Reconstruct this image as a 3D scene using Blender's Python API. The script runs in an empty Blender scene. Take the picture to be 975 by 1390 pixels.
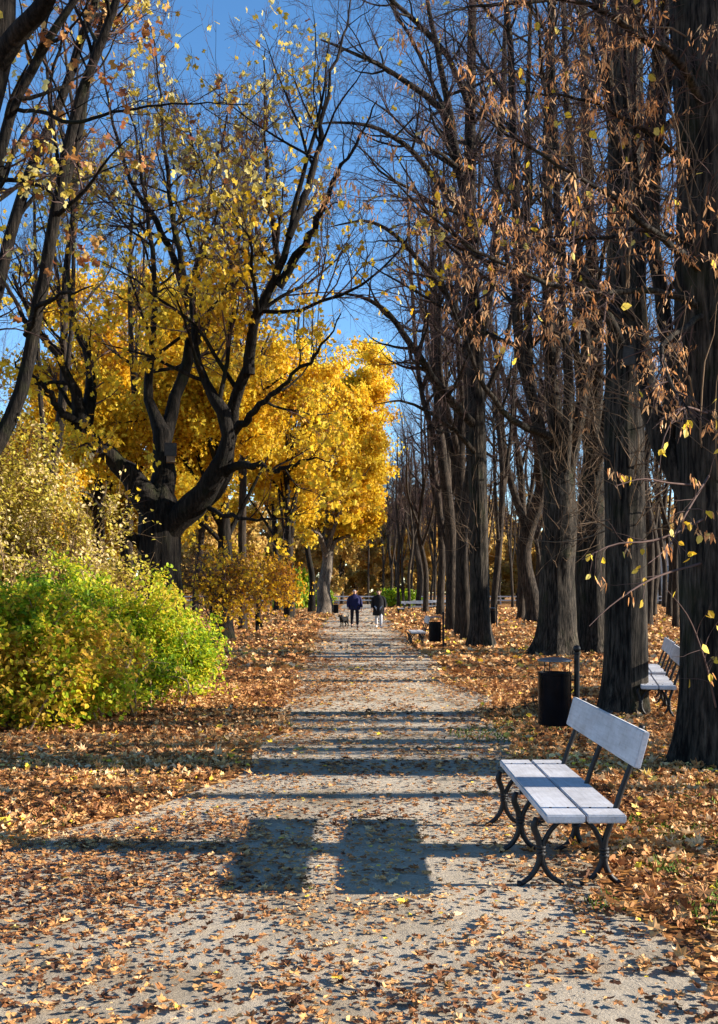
import bpy, bmesh, math, random
import numpy as np
from mathutils import Vector, Matrix

R = math.radians
scene = bpy.context.scene
C = scene.collection

# ------------------------------------------------------------------ camera, sky, sun, exposure
CAM_H, FPX, CX, HY = 1.6, 1370.0, 487.5, 803.0
cam = bpy.data.objects.new('camera', bpy.data.cameras.new('camera'))
C.objects.link(cam)
cam.location = (0, 0, CAM_H)
cam.rotation_euler = (R(90), 0, 0)
cam.data.sensor_fit = 'HORIZONTAL'
cam.data.sensor_width = 36
cam.data.lens = FPX / 975 * 36
cam.data.shift_y = (HY - 695.0) / 975
cam.data.clip_start = 0.05
cam.data.clip_end = 3000
scene.camera = cam

SUN_EL = R(20.5)
world = bpy.data.worlds.new('World')
scene.world = world
world.use_nodes = True
wn = world.node_tree
sky = wn.nodes.new('ShaderNodeTexSky')
sky.sky_type = 'NISHITA'
sky.sun_disc = False
sky.sun_elevation = SUN_EL
sky.sun_rotation = R(90)
sky.altitude = 1800
sky.air_density = 1.0
sky.dust_density = 0.0
sky.ozone_density = 1.6
hs = wn.nodes.new('ShaderNodeHueSaturation')
hs.inputs['Saturation'].default_value = 1.22
wn.links.new(sky.outputs[0], hs.inputs['Color'])
wn.links.new(hs.outputs[0], wn.nodes['Background'].inputs[0])
wn.nodes['Background'].inputs[1].default_value = 0.098

sl = bpy.data.lights.new('sun', 'SUN')
sl.energy = 5.0
sl.angle = R(0.5)
sl.color = (1.0, 0.895, 0.755)
sun = bpy.data.objects.new('sun', sl)
C.objects.link(sun)
sd = Vector((math.cos(SUN_EL), -0.01, math.sin(SUN_EL)))
sun.rotation_euler = sd.to_track_quat('Z', 'Y').to_euler()
sun.location = (40, 10, 40)

vs = scene.view_settings
vs.view_transform = 'Standard'
vs.look = 'None'
vs.gamma = 1.0
vs.use_curve_mapping = False
vs.exposure = 1.58

scene.cycles.max_bounces = 6
scene.cycles.diffuse_bounces = 3
scene.cycles.transmission_bounces = 3

# ------------------------------------------------------------------ helpers
def at(px, py, Y):
    """photo pixel + distance -> a point in the place"""
    return np.array([(px - CX) / FPX * Y, Y, CAM_H - (py - HY) / FPX * Y])

def norm(v):
    return v / np.maximum(np.linalg.norm(v, axis=-1, keepdims=True), 1e-9)

class MB:
    """collects arrays of faces and links them as ONE mesh object"""
    def __init__(s):
        s.v, s.f, s.m, s.t, s.n = [], [], [], [], 0
    def add(s, V, F, mat=0, tint=None):
        V = np.asarray(V, float).reshape(-1, 3)
        F = np.asarray(F, np.int64)
        if len(F) == 0: return s
        s.v.append(V); s.f.append(F + s.n); s.n += len(V)
        s.m.append(np.full(len(F), mat, np.int32))
        s.t.append(np.zeros(len(F)) if tint is None else np.broadcast_to(np.asarray(tint, float), (len(F),)))
        return s
    def build(s, name, mats, parent=None, smooth=True, loc=None):
        me = bpy.data.meshes.new(name)
        V = np.concatenate(s.v)
        if loc is not None: V = V - np.asarray(loc)
        me.vertices.add(len(V)); me.vertices.foreach_set('co', V.astype(np.float32).ravel())
        loops = np.concatenate([f.ravel() for f in s.f])
        tot = np.concatenate([np.full(len(f), f.shape[1]) for f in s.f])
        start = np.concatenate([[0], np.cumsum(tot)[:-1]])
        me.loops.add(len(loops)); me.loops.foreach_set('vertex_index', loops.astype(np.int32))
        me.polygons.add(len(tot))
        me.polygons.foreach_set('loop_start', start.astype(np.int32))
        me.polygons.foreach_set('loop_total', tot.astype(np.int32))
        me.polygons.foreach_set('material_index', np.concatenate(s.m))
        me.polygons.foreach_set('use_smooth', np.full(len(tot), smooth))
        a = me.attributes.new('tint', 'FLOAT', 'FACE')
        a.data.foreach_set('value', np.concatenate(s.t).astype(np.float32))
        me.update(calc_edges=True)
        for m in (mats if isinstance(mats, (list, tuple)) else [mats]): me.materials.append(m)
        o = bpy.data.objects.new(name, me)
        C.objects.link(o)
        if parent is not None: o.parent = parent
        return o

def tag(o, label=None, cat=None, group=None, kind=None):
    if label: o['label'] = label
    if cat: o['category'] = cat
    if group: o['group'] = group
    if kind: o['kind'] = kind
    return o

def empty(name, loc=(0, 0, 0), label=None, cat=None, group=None, rz=0.0):
    o = bpy.data.objects.new(name, None)
    C.objects.link(o)
    o.empty_display_size = 0.2
    o.location = loc; o.rotation_euler = (0, 0, rz)
    return tag(o, label, cat, group)

def copy_tree(o, parent=None):
    c = o.copy(); C.objects.link(c)
    if parent is not None: c.parent = parent
    for ch in list(o.children): copy_tree(ch, c)
    return c

def relabel(o, label, group=None):
    o['label'] = label
    if group: o['group'] = group
    return o

# --- shapes
def resample(pts, rad, S):
    pts = np.asarray(pts, float); rad = np.asarray(rad, float)
    n = len(pts)
    d = np.linalg.norm(np.diff(pts, axis=0), axis=1); s = np.concatenate([[0], np.cumsum(d)]); s /= s[-1]
    m = np.gradient(pts, s, axis=0) if n > 2 else np.repeat((pts[1:] - pts[:1]), 2, 0)
    u = np.linspace(0, 1, S)
    i = np.clip(np.searchsorted(s, u, 'right') - 1, 0, n - 2)
    h = (s[i + 1] - s[i])[:, None]; t = ((u - s[i])[:, None]) / h
    P = (2*t**3 - 3*t**2 + 1)*pts[i] + (t**3 - 2*t**2 + t)*h*m[i] + (-2*t**3 + 3*t**2)*pts[i+1] + (t**3 - t**2)*h*m[i+1]
    return P, np.interp(u, s, rad)

def tubes(P, Rd, sides=4):
    """P[N,S,3], Rd[N,S] -> quads of N tapered tubes"""
    P = np.asarray(P, float); Rd = np.asarray(Rd, float)
    N, S = P.shape[:2]
    T = norm(np.gradient(P, axis=1))
    mt = norm(P[:, -1] - P[:, 0])
    ref = np.where(np.abs(mt[:, 2:3]) > 0.8, np.array([[1.0, 0, 0]]), np.array([[0, 0, 1.0]]))
    u = norm(np.cross(mt, ref))[:, None, :]
    U = norm(u - T * np.sum(u * T, -1, keepdims=True))
    W = np.cross(T, U)
    a = np.arange(sides) / sides * 2 * np.pi
    ring = U[:, :, None, :] * np.cos(a)[None, None, :, None] + W[:, :, None, :] * np.sin(a)[None, None, :, None]
    V = P[:, :, None, :] + ring * Rd[:, :, None, None]
    base = (np.arange(N) * S * sides)[:, None, None] + (np.arange(S - 1) * sides)[None, :, None]
    k = np.arange(sides)[None, None, :]; k2 = (k + 1) % sides
    F = np.stack([base + k, base + k2, base + k2 + sides, base + k + sides], -1).reshape(-1, 4)
    return V.reshape(-1, 3), F

def tube1(pts, rad, S=12, sides=8):
    rad = np.full(len(pts), rad) if np.isscalar(rad) else rad
    P, r = resample(pts, rad, S)
    P = P[None]; r = r[None].copy()
    P = np.concatenate([P[:, :1], P, P[:, -1:]], 1)
    P[:, 0] -= norm(P[:, 2] - P[:, 1]) * 1e-3; P[:, -1] += norm(P[:, -2] - P[:, -3]) * 1e-3
    r = np.concatenate([r[:, :1] * .02, r, r[:, -1:] * .02], 1)
    return tubes(P, r, sides)

def bm_box(sx, sy, sz, c=(0, 0, 0), bevel=0.0, rot=None, seg=2):
    bm = bmesh.new()
    bmesh.ops.create_cube(bm, size=1)
    bmesh.ops.scale(bm, vec=(sx, sy, sz), verts=bm.verts)
    if bevel: bmesh.ops.bevel(bm, geom=bm.edges[:], offset=bevel, segments=seg, affect='EDGES')
    M = Matrix.Translation(c)
    if rot is not None: M = M @ rot
    bmesh.ops.transform(bm, matrix=M, verts=bm.verts)
    return bm

def lathe_bm(prof, n=32, c=(0, 0, 0), close=True):
    bm = bmesh.new()
    rings = [[bm.verts.new((c[0] + r*math.cos(2*math.pi*k/n), c[1] + r*math.sin(2*math.pi*k/n), c[2] + z)) for k in range(n)] for r, z in prof]
    for a, b in zip(rings[:-1], rings[1:]):
        for k in range(n): bm.faces.new((a[k], a[(k+1) % n], b[(k+1) % n], b[k]))
    if close:
        bm.faces.new(rings[0][::-1]); bm.faces.new(rings[-1])
    return bm

def bm_obj(name, bms, mat, parent=None, smooth=True):
    me = bpy.data.meshes.new(name)
    out = bmesh.new()
    for b in (bms if isinstance(bms, list) else [bms]):
        t = bpy.data.meshes.new('t'); b.to_mesh(t); b.free(); out.from_mesh(t); bpy.data.meshes.remove(t)
    bmesh.ops.recalc_face_normals(out, faces=out.faces)
    out.to_mesh(me); out.free()
    me.materials.append(mat)
    if smooth:
        for p in me.polygons: p.use_smooth = True
        me.set_sharp_from_angle(angle=R(40))
    o = bpy.data.objects.new(name, me); C.objects.link(o)
    if parent is not None: o.parent = parent
    return o

# --- leaves (all templates lie in XY, stem at origin, +Y to the tip)
OVAL = (np.array([[0, 0, 0], [-.34, .28, .05], [-.28, .68, .07], [0, 1, -.04], [.28, .68, .07], [.34, .28, .05]]), [[0, 3, 2, 1], [0, 5, 4, 3]])
DIAM = (np.array([[0, 0, 0], [-.42, .5, .1], [0, 1, 0], [.42, .5, .1]]), [[0, 2, 1], [0, 3, 2]])
LOBE = (np.array([[0, 0, 0], [-.5, .2, .10], [-.2, .4, .03], [-.42, .78, .12], [0, 1, 0], [.42, .78, .12], [.2, .4, .03], [.5, .2, .10]]),
        [[0, 2, 1], [0, 4, 3], [0, 4, 5][::-1] if False else [0, 5, 4], [0, 7, 6]])
BRACT = (np.array([[-.06, 0, 0], [-.11, .5, .03], [0, 1, 0], [.11, .5, -.02], [.06, 0, 0]]), [[0, 4, 3, 2, 1]])
_ma = [(0, 0), (-.12, .02), (-.42, -.08), (-.34, .14), (-.56, .34), (-.36, .42), (-.42, .7), (-.18, .62), (0, 1.0), (.18, .62), (.42, .7), (.36, .42), (.56, .34), (.34, .14), (.42, -.08), (.12, .02)]
MAPLE_XY = np.array(_ma)

_a = np.linspace(-np.pi/2, 1.5*np.pi, 17)[:16]
OVAL_XY = np.stack([.36*np.cos(_a)*(1 - .28*np.sin(_a)), .5 + .5*np.sin(_a) - .12*(np.abs(np.sin(_a)) < .2)], 1)
def rand_rot(n, rng):
    q = norm(rng.normal(size=(n, 4)))
    w, x, y, z = q.T
    return np.stack([np.stack([1-2*(y*y+z*z), 2*(x*y-z*w), 2*(x*z+y*w)], -1), np.stack([2*(x*y+z*w), 1-2*(x*x+z*z), 2*(y*z-x*w)], -1),
                     np.stack([2*(x*z-y*w), 2*(y*z+x*w), 1-2*(x*x+y*y)], -1)], 1)

def frame_rot(ydir, rng, zhint=None):
    """rotation whose Y axis is ydir, roll random (or towards zhint)"""
    Y = norm(ydir)
    h = rng.normal(size=Y.shape) if zhint is None else zhint + rng.normal(size=Y.shape) * .35
    X = norm(np.cross(Y, h)); Z = np.cross(X, Y)
    return np.stack([X, Y, Z], -1)

def leaves(pos, rot, size, tpl):
    T, F = tpl
    n = len(pos)
    V = pos[:, None, :] + np.einsum('nij,kj->nki', rot, T) * np.asarray(size).reshape(-1, 1, 1)
    out = []
    byk = {}
    for f in F: byk.setdefault(len(f), []).append(f)
    res = []
    for k, fs in byk.items():
        F_ = (np.arange(n)[:, None, None] * len(T) + np.array(fs)[None]).reshape(-1, k)
        res.append((F_, len(fs)))
    return V.reshape(-1, 3), res

def add_leaves(mb, pos, rot, size, tpl, mat, tint):
    V, res = leaves(pos, rot, size, tpl)
    first = True
    off = mb.n
    for F_, per in res:
        t = np.repeat(tint, per)
        if first: mb.add(V, F_, mat, t); first = False
        else:
            mb.f.append(F_ + off); mb.m.append(np.full(len(F_), mat, np.int32)); mb.t.append(t)

# --- branch growth, vectorised level by level
def grow(start, d, L, S, wig, bend, rng):
    N = len(start)
    P = np.empty((N, S, 3)); P[:, 0] = start
    d = norm(d.copy()); step = (L / (S - 1))[:, None]
    for i in range(1, S):
        d = norm(d + rng.normal(size=(N, 3)) * wig + np.asarray(bend))
        P[:, i] = P[:, i-1] + d * step
    return P

def spawn(P, Rd, n, t0, t1, ang, angj, rng):
    N, S = P.shape[:2]
    ln = np.linalg.norm(np.diff(P, axis=1), axis=2).sum(1)
    idx = rng.choice(N, n, p=ln / ln.sum())
    t = rng.uniform(t0, t1, n); ft = t * (S - 1); i = np.minimum(ft.astype(int), S - 2); f = (ft - i)[:, None]
    pos = P[idx, i] * (1-f) + P[idx, i+1] * f
    tan = norm(P[idx, i+1] - P[idx, i])
    r = Rd[idx, i] * (1-f[:, 0]) + Rd[idx, i+1] * f[:, 0]
    w = rng.normal(size=(n, 3)); w = norm(w - tan * np.sum(w * tan, -1, keepdims=True))
    a = R(ang) + rng.normal(size=n) * R(angj)
    d = tan * np.cos(a)[:, None] + w * np.sin(a)[:, None]
    return pos, d, r, idx, t, ln[idx]

def level(P, Rd, n, rng, t0=.25, t1=1., ang=45, angj=12, lfrac=.45, lmin=.3, lmax=9., rr=.6, rmax=1., rtip=.003, S=6, wig=.12, bend=(0, 0, .04)):
    pos, d, r, idx, t, pl = spawn(P, Rd, n, t0, t1, ang, angj, rng)
    L = np.clip(pl * lfrac * (1.15 - .7 * t) * rng.uniform(.6, 1.3, n), lmin, lmax)
    Q = grow(pos, d, L, S, wig, bend, rng)
    r0 = np.minimum(r * rr, rmax)
    u = np.linspace(0, 1, S)[None]
    Q_r = np.maximum(r0[:, None] * (1 - u) ** .8, rtip * .6) + 0 * u
    return Q, np.maximum(Q_r, rtip * (1 - .4 * u))

def along(P, n, rng, t0=.3, t1=1.0, jit=.06):
    N, S = P.shape[:2]
    ln = np.linalg.norm(np.diff(P, axis=1), axis=2).sum(1)
    idx = rng.choice(N, n, p=ln / ln.sum())
    ft = rng.uniform(t0, t1, n) * (S - 1); i = np.minimum(ft.astype(int), S-2); f = (ft-i)[:, None]
    return P[idx, i]*(1-f) + P[idx, i+1]*f + rng.normal(size=(n, 3))*jit

_lat = np.random.default_rng(99).random((64, 64))
def vnoise(x, y):
    xi = np.floor(x).astype(int); yi = np.floor(y).astype(int); fx = x-xi; fy = y-yi
    fx = fx*fx*(3-2*fx); fy = fy*fy*(3-2*fy)
    g = lambda a, b: _lat[a % 64, b % 64]
    return (g(xi, yi)*(1-fx)+g(xi+1, yi)*fx)*(1-fy) + (g(xi, yi+1)*(1-fx)+g(xi+1, yi+1)*fx)*fy
def fbm(x, y):
    return (vnoise(x, y)*.5 + vnoise(x*2.1+7, y*2.1+3)*.3 + vnoise(x*4.3+1, y*4.3+9)*.2)

def trunk_mesh(mb, pts, rad, rng, sides=28, S=40, flare=.8, fh=.35, ridge=.05, lobes=5, mat=0):
    """a bole with root flare and ridged bark"""
    P, r = resample(pts, rad, S)
    u = np.linspace(0, 1, S) ** 1.5
    Pi = np.stack([np.interp(u, np.linspace(0, 1, S), P[:, k]) for k in range(3)], 1); ri = np.interp(u, np.linspace(0, 1, S), r)
    V, F = tubes(Pi[None], ri[None], sides)
    V = V.reshape(S, sides, 3)
    dv = V - Pi[:, None, :]
    a = np.arange(sides) / sides * 2 * np.pi
    h = (Pi[:, 2] - Pi[0, 2])[:, None]
    ph = rng.uniform(0, 6.28, 4)
    root = np.exp(-np.maximum(h, 0) / fh) * flare * (.30 + .85 * np.maximum(0, np.sin(lobes*a[None]+ph[0]) * .6 + np.sin((lobes-2)*a[None]+ph[1])*.5)**1.5)
    bul = (fbm(a[None]*1.3 + ph[0] + 0*h, h*.8 + ph[1]) - .5)*.22*np.sin(a[None]/2)**2
    rid = bul + ridge * (np.sin(a[None]*9 + ph[2] + h*.5) * .5 + (fbm(a[None]*6 + ph[3] + 0*h, h*1.1) - .5) * 1.6)
    V = Pi[:, None, :] + dv * (1 + root + rid)[:, :, None]
    mb.add(V.reshape(-1, 3), F, mat)
    return P, r

# ------------------------------------------------------------------ materials
def mat(name):
    m = bpy.data.materials.new(name); m.use_nodes = True
    nt = m.node_tree
    return m, nt, nt.nodes['Principled BSDF']

def ramp(nt, stops, fac=None):
    n = nt.nodes.new('ShaderNodeValToRGB')
    el = n.color_ramp.elements
    while len(el) < len(stops): el.new(.5)
    for e, (p, c) in zip(el, stops): e.position = p; e.color = (*c, 1)
    if fac is not None: nt.links.new(fac, n.inputs[0])
    return n

def noise(nt, scale, detail=4, vec=None, rough=.55):
    n = nt.nodes.new('ShaderNodeTexNoise'); n.inputs['Scale'].default_value = scale; n.inputs['Detail'].default_value = detail
    n.inputs['Roughness'].default_value = rough
    if vec is not None: nt.links.new(vec, n.inputs['Vector'])
    return n

def mapping(nt, scale, kind='Object'):
    tc = nt.nodes.new('ShaderNodeTexCoord'); mp = nt.nodes.new('ShaderNodeMapping')
    mp.inputs['Scale'].default_value = scale
    nt.links.new(tc.outputs[kind], mp.inputs[0])
    return mp.outputs[0]

def bump(nt, height, strength, dist, b):
    n = nt.nodes.new('ShaderNodeBump'); n.inputs['Strength'].default_value = strength; n.inputs['Distance'].default_value = dist
    nt.links.new(height, n.inputs['Height']); nt.links.new(n.outputs[0], b.inputs['Normal'])

def mix(nt, a, b_, fac, mode='MIX'):
    n = nt.nodes.new('ShaderNodeMix'); n.data_type = 'RGBA'; n.blend_type = mode
    for sock, v in ((n.inputs[6], a), (n.inputs[7], b_), (n.inputs[0], fac)):
        if hasattr(v, 'node'): nt.links.new(v, sock)
        elif isinstance(v, (int, float)): sock.default_value = v
        else: sock.default_value = (*v, 1)
    return n.outputs[2]

def bark(name, dark, light, moss=None, sc=1.0):
    m, nt, b = mat(name)
    v = mapping(nt, (26*sc, 26*sc, 2.6*sc))
    n1 = noise(nt, 1.0, 8, v, .68)
    r1 = ramp(nt, [(.40, dark), (.52, tuple((a+b)*.4 for a, b in zip(dark, light))), (.66, light)], n1.outputs[0])
    n2 = noise(nt, 1.7, 5, mapping(nt, (1, 1, .55)), .65)
    r2 = ramp(nt, [(.32, (.40, .42, .44)), (.5, (.95, .95, .95)), (.7, (1.6, 1.5, 1.4))], n2.outputs[0])
    col = mix(nt, r1.outputs[0], r2.outputs[0], 1.0, 'MULTIPLY')
    if moss:
        n3 = noise(nt, 2.2, 4, mapping(nt, (1, 1, .6)))
        r3 = ramp(nt, [(.55, (0, 0, 0)), (.72, (.6, .6, .6))], n3.outputs[0])
        col = mix(nt, col, moss, r3.outputs[0])
    nt.links.new(col, b.inputs['Base Color'])
    b.inputs['Roughness'].default_value = .92
    b.inputs['Specular IOR Level'].default_value = .15
    bump(nt, n1.outputs[0], 1.0, .045/sc, b)
    return m

def leafmat(name, stops, trans=.45, rough=.55, spec=.25):
    m, nt, b = mat(name)
    at_ = nt.nodes.new('ShaderNodeAttribute'); at_.attribute_name = 'tint'
    r = ramp(nt, stops, at_.outputs['Fac'])
    nt.links.new(r.outputs[0], b.inputs['Base Color'])
    b.inputs['Roughness'].default_value = rough
    b.inputs['Specular IOR Level'].default_value = spec
    if trans:
        t = nt.nodes.new('ShaderNodeBsdfTranslucent'); nt.links.new(r.outputs[0], t.inputs[0])
        ms = nt.nodes.new('ShaderNodeMixShader'); ms.inputs[0].default_value = trans
        nt.links.new(b.outputs[0], ms.inputs[1]); nt.links.new(t.outputs[0], ms.inputs[2])
        nt.links.new(ms.outputs[0], nt.nodes['Material Output'].inputs[0])
    return m

def plain(name, col, rough=.6, spec=.3, var=.15, sc=6, bmp=0, metal=0):
    m, nt, b = mat(name)
    n = noise(nt, sc, 5, mapping(nt, (1, 1, 1)))
    r = ramp(nt, [(.3, tuple(c*(1-var) for c in col)), (.7, tuple(min(1, c*(1+var)) for c in col))], n.outputs[0])
    nt.links.new(r.outputs[0], b.inputs['Base Color'])
    b.inputs['Roughness'].default_value = rough; b.inputs['Specular IOR Level'].default_value = spec; b.inputs['Metallic'].default_value = metal
    if bmp: bump(nt, n.outputs[0], .5, bmp, b)
    return m

M = {}
M['linden'] = bark('linden_bark', (.004, .0036, .0036), (.078, .066, .053), (.02, .026, .008))
M['maple'] = bark('maple_bark', (.003, .0026, .0024), (.030, .025, .021), (.022, .028, .008))
M['wood'] = bark('far_bark', (.007, .0055, .005), (.085, .066, .05))
M['palebark'] = bark('pale_maple_bark', (.05, .042, .035), (.24, .20, .165))
M['twig'] = plain('twig_bark', (.085, .056, .050), .9, .1, .35, 3)
M['shoot'] = plain('epicormic_shoot_bark', (.15, .105, .07), .9, .1, .35, 3)
M['twigpale'] = plain('pale_twig_bark', (.22, .15, .09), .85, .15, .3, 8)
M['yellow'] = leafmat('yellow_maple_leaf', [(0, (.34, .13, .012)), (.22, (.56, .28, .015)), (.55, (.74, .46, .018)), (1, (.84, .66, .06))], .5)
M['sparse'] = leafmat('pale_yellow_leaf', [(0, (.30, .09, .03)), (.3, (.42, .30, .04)), (.65, (.62, .46, .06)), (1, (.72, .66, .30))], .5)
M['oak'] = leafmat('brown_oak_leaf', [(0, (.16, .045, .02)), (.5, (.38, .15, .05)), (1, (.60, .40, .12))], .4)
M['green'] = leafmat('green_shrub_leaf', [(0, (.05, .10, .006)), (.25, (.19, .33, .010)), (.5, (.40, .50, .02)), (.8, (.68, .58, .03)), (1, (.66, .40, .05))], .5)
M['olive'] = leafmat('olive_shrub_leaf', [(0, (.16, .09, .03)), (.2, (.34, .27, .03)), (.45, (.52, .46, .05)), (.75, (.64, .50, .10)), (1, (.76, .60, .32))], .45)
M['bract'] = leafmat('dry_seed_bract', [(0, (.34, .13, .04)), (.5, (.68, .33, .13)), (1, (.82, .56, .30))], .4)
M['lind_leaf'] = leafmat('yellow_linden_leaf', [(0, (.55, .34, .03)), (.5, (.76, .55, .04)), (1, (.80, .68, .20))], .5)
M['litter'] = leafmat('fallen_leaf', [(0, (.06, .025, .013)), (.18, (.19, .075, .028)), (.4, (.41, .185, .066)), (.6, (.58, .30, .105)), (.78, (.68, .42, .19)), (.92, (.72, .52, .31)), (1, (.74, .54, .05))], .15, .7, .2)
M['far_leaf'] = leafmat('far_autumn_leaf', [(0, (.30, .17, .07)), (.5, (.50, .31, .09)), (1, (.66, .47, .11))], .45)
M['grass'] = leafmat('grass_blade', [(0, (.04, .08, .012)), (1, (.16, .24, .03))], .3)
M['iron'] = plain('black_iron', (.008, .008, .010), .5, .3, .3, 30, .001)
M['binmetal'] = plain('black_sheet_metal', (.004, .0045, .007), .25, .06, .3, 9)
M['lid'] = plain('grey_lid_metal', (.10, .105, .12), .35, .5, .2, 14, 0, .4)
M['nest'] = plain('weathered_box_wood', (.16, .125, .10), .85, .15, .3, 18, .002)
M['nestroof'] = plain('nest_box_roof_felt', (.05, .046, .042), .9, .1, .3, 20)
M['white'] = plain('white_sign_paint', (.78, .77, .74), .6, .3, .05, 20)
M['black'] = plain('black_print', (.02, .02, .02), .7, .2, .1, 20)

def bench_paint():
    m, nt, b = mat('worn_white_bench_paint')
    v = mapping(nt, (22, 1.3, 22))
    n1 = noise(nt, 3.0, 8, v, .65)
    r1 = ramp(nt, [(.25, (.36, .36, .38)), (.45, (.50, .505, .535)), (.7, (.58, .585, .62))], n1.outputs[0])
    n2 = noise(nt, 26, 6, mapping(nt, (1, 1, 1)), .7)
    r2 = ramp(nt, [(.58, (0, 0, 0)), (.70, (.7, .7, .7))], n2.outputs[0])
    n4 = noise(nt, 3.5, 5, mapping(nt, (1, 1, 1)), .7)
    r4 = ramp(nt, [(.35, (.74, .73, .72)), (.6, (1, 1, 1))], n4.outputs[0])
    col = mix(nt, mix(nt, r1.outputs[0], (.27, .25, .23), r2.outputs[0]), r4.outputs[0], 1.0, 'MULTIPLY')
    nt.links.new(col, b.inputs['Base Color'])
    b.inputs['Roughness'].default_value = .5
    b.inputs['Specular IOR Level'].default_value = .35
    bump(nt, n1.outputs[0], .35, .003, b)
    return m
M['bench'] = bench_paint()

def ground_mat():
    m, nt, b = mat('leaf_strewn_soil')
    v = mapping(nt, (1, 1, 1))
    vo = nt.nodes.new('ShaderNodeTexVoronoi'); vo.inputs['Scale'].default_value = 9.0; vo.inputs['Randomness'].default_value = 1.0
    nw = noise(nt, 7, 3, v)
    add = nt.nodes.new('ShaderNodeMixRGB'); add.blend_type = 'LINEAR_LIGHT'; add.inputs[0].default_value = .12
    nt.links.new(v, add.inputs[1]); nt.links.new(nw.outputs['Color'], add.inputs[2]); nt.links.new(add.outputs[0], vo.inputs['Vector'])
    sep = nt.nodes.new('ShaderNodeSeparateColor'); nt.links.new(vo.outputs['Color'], sep.inputs[0])
    r = ramp(nt, [(0, (.06, .03, .015)), (.3, (.20, .085, .03)), (.6, (.42, .19, .055)), (.85, (.6, .31, .09)), (1, (.64, .43, .18))], sep.outputs[0])
    r.color_ramp.interpolation = 'LINEAR'
    n2 = noise(nt, .35, 4, v)
    r2 = ramp(nt, [(.35, (.7, .7, .7)), (.65, (1.1, 1.05, 1.0))], n2.outputs[0])
    col = mix(nt, r.outputs[0], r2.outputs[0], 1.0, 'MULTIPLY')
    nt.links.new(col, b.inputs['Base Color'])
    b.inputs['Roughness'].default_value = .9; b.inputs['Specular IOR Level'].default_value = .1
    bump(nt, sep.outputs[1], 1.0, .06, b)
    return m
def path_mat():
    m, nt, b = mat('compacted_gravel')
    v = mapping(nt, (1, 1, 1))
    n1 = noise(nt, 55, 8, v, .75); n2 = noise(nt, 1.1, 5, v)
    r1 = ramp(nt, [(.3, (.35, .305, .245)), (.55, (.49, .435, .355)), (.75, (.60, .545, .455))], n1.outputs[0])
    r2 = ramp(nt, [(.32, (.60, .55, .48)), (.5, (.95, .92, .87)), (.7, (1.10, 1.07, 1.02))], n2.outputs[0])
    col = mix(nt, r1.outputs[0], r2.outputs[0], 1.0, 'MULTIPLY')
    nt.links.new(col, b.inputs['Base Color'])
    b.inputs['Roughness'].default_value = .95; b.inputs['Specular IOR Level'].default_value = .1
    n3 = noise(nt, 90, 4, v, .8)
    ad = nt.nodes.new('ShaderNodeMath'); ad.operation = 'MULTIPLY_ADD'; ad.inputs[1].default_value = 1.6
    nt.links.new(noise(nt, 14, 4, v).outputs[0], ad.inputs[0]); nt.links.new(n3.outputs[0], ad.inputs[2])
    bump(nt, ad.outputs[0], 1.0, .018, b)
    return m
M['ground'] = ground_mat(); M['path'] = path_mat()

# ------------------------------------------------------------------ ground and path
g = MB(); s = 900
g.add([[-s, -s, 0], [s, -s, 0], [s, s, 0], [-s, s, 0]], [[0, 1, 2, 3]])
tag(g.build('ground', M['ground'], smooth=False), kind='structure')

def path_edges(y):
    l = -1.08 - .022*np.clip(y-12, 0, 35) - np.clip((8.6-y)/2.2, 0, 1)*1.0 + (fbm(y*.45 + 3, y*0 + 1.5) - .5)*.9
    r = 1.32 + np.clip((y-8)/2.5, 0, 1)*.42 - np.clip((y-22)/10, 0, 1)*.12 + np.clip((6-y)/2, 0, 1)*.2 + (fbm(y*.4 + 30, y*0 + 8.5) - .5)*.8
    return l, r
ys = np.concatenate([np.arange(-6, 20, .2), np.arange(20, 128, 1.0)])
L_, R_ = path_edges(ys)
V = np.concatenate([np.stack([L_, ys, 0*ys + .004], 1), np.stack([R_, ys, 0*ys + .004], 1)])
n = len(ys); i = np.arange(n-1)
g = MB().add(V, np.stack([i, i+n, i+n+1, i+1], 1))
g.add([[R_[-30]-.6, 76, .008], [22, 76, .008], [26, 92, .008], [R_[-30]-.6, 92, .008]], [[0, 1, 2, 3]])
tag(g.build('path', M['path'], smooth=False), kind='structure')

# ------------------------------------------------------------------ fallen leaves and grass
def litter_density(x, y):
    l, r = path_edges(y)
    e = 1.15 + .9*(fbm(x*.8+31, y*.8+11)-.5)
    wv = (fbm(x*.7+60, y*.9+5)-.5)*1.3
    side = np.clip((l + .35 + wv - x)/e + .5, 0, 1) + np.clip((x - r + .3 + wv*.7)/e + .5, 0, 1)
    nz = fbm(x*1.1 + 5, y*1.1)
    nl = fbm(x*.5 + 15, y*.4 + 4)
    inpath = np.clip((nz - .43)*2.6, .0, 1)*.42 + .05
    near = np.clip((8.5 - y)/3.0, 0, 1) * np.clip((.9 - x)/1.4, 0, 1)
    inpath = inpath + near*(.24 + .55*np.clip((nl-.36)*4, 0, 1))
    inpath = np.where(y > 30, inpath*.6, inpath)
    out = side*(.6 + .4*np.clip((nz-.3)*2.5, 0, 1))
    return np.clip(np.maximum(out, inpath), 0, 1)

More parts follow.
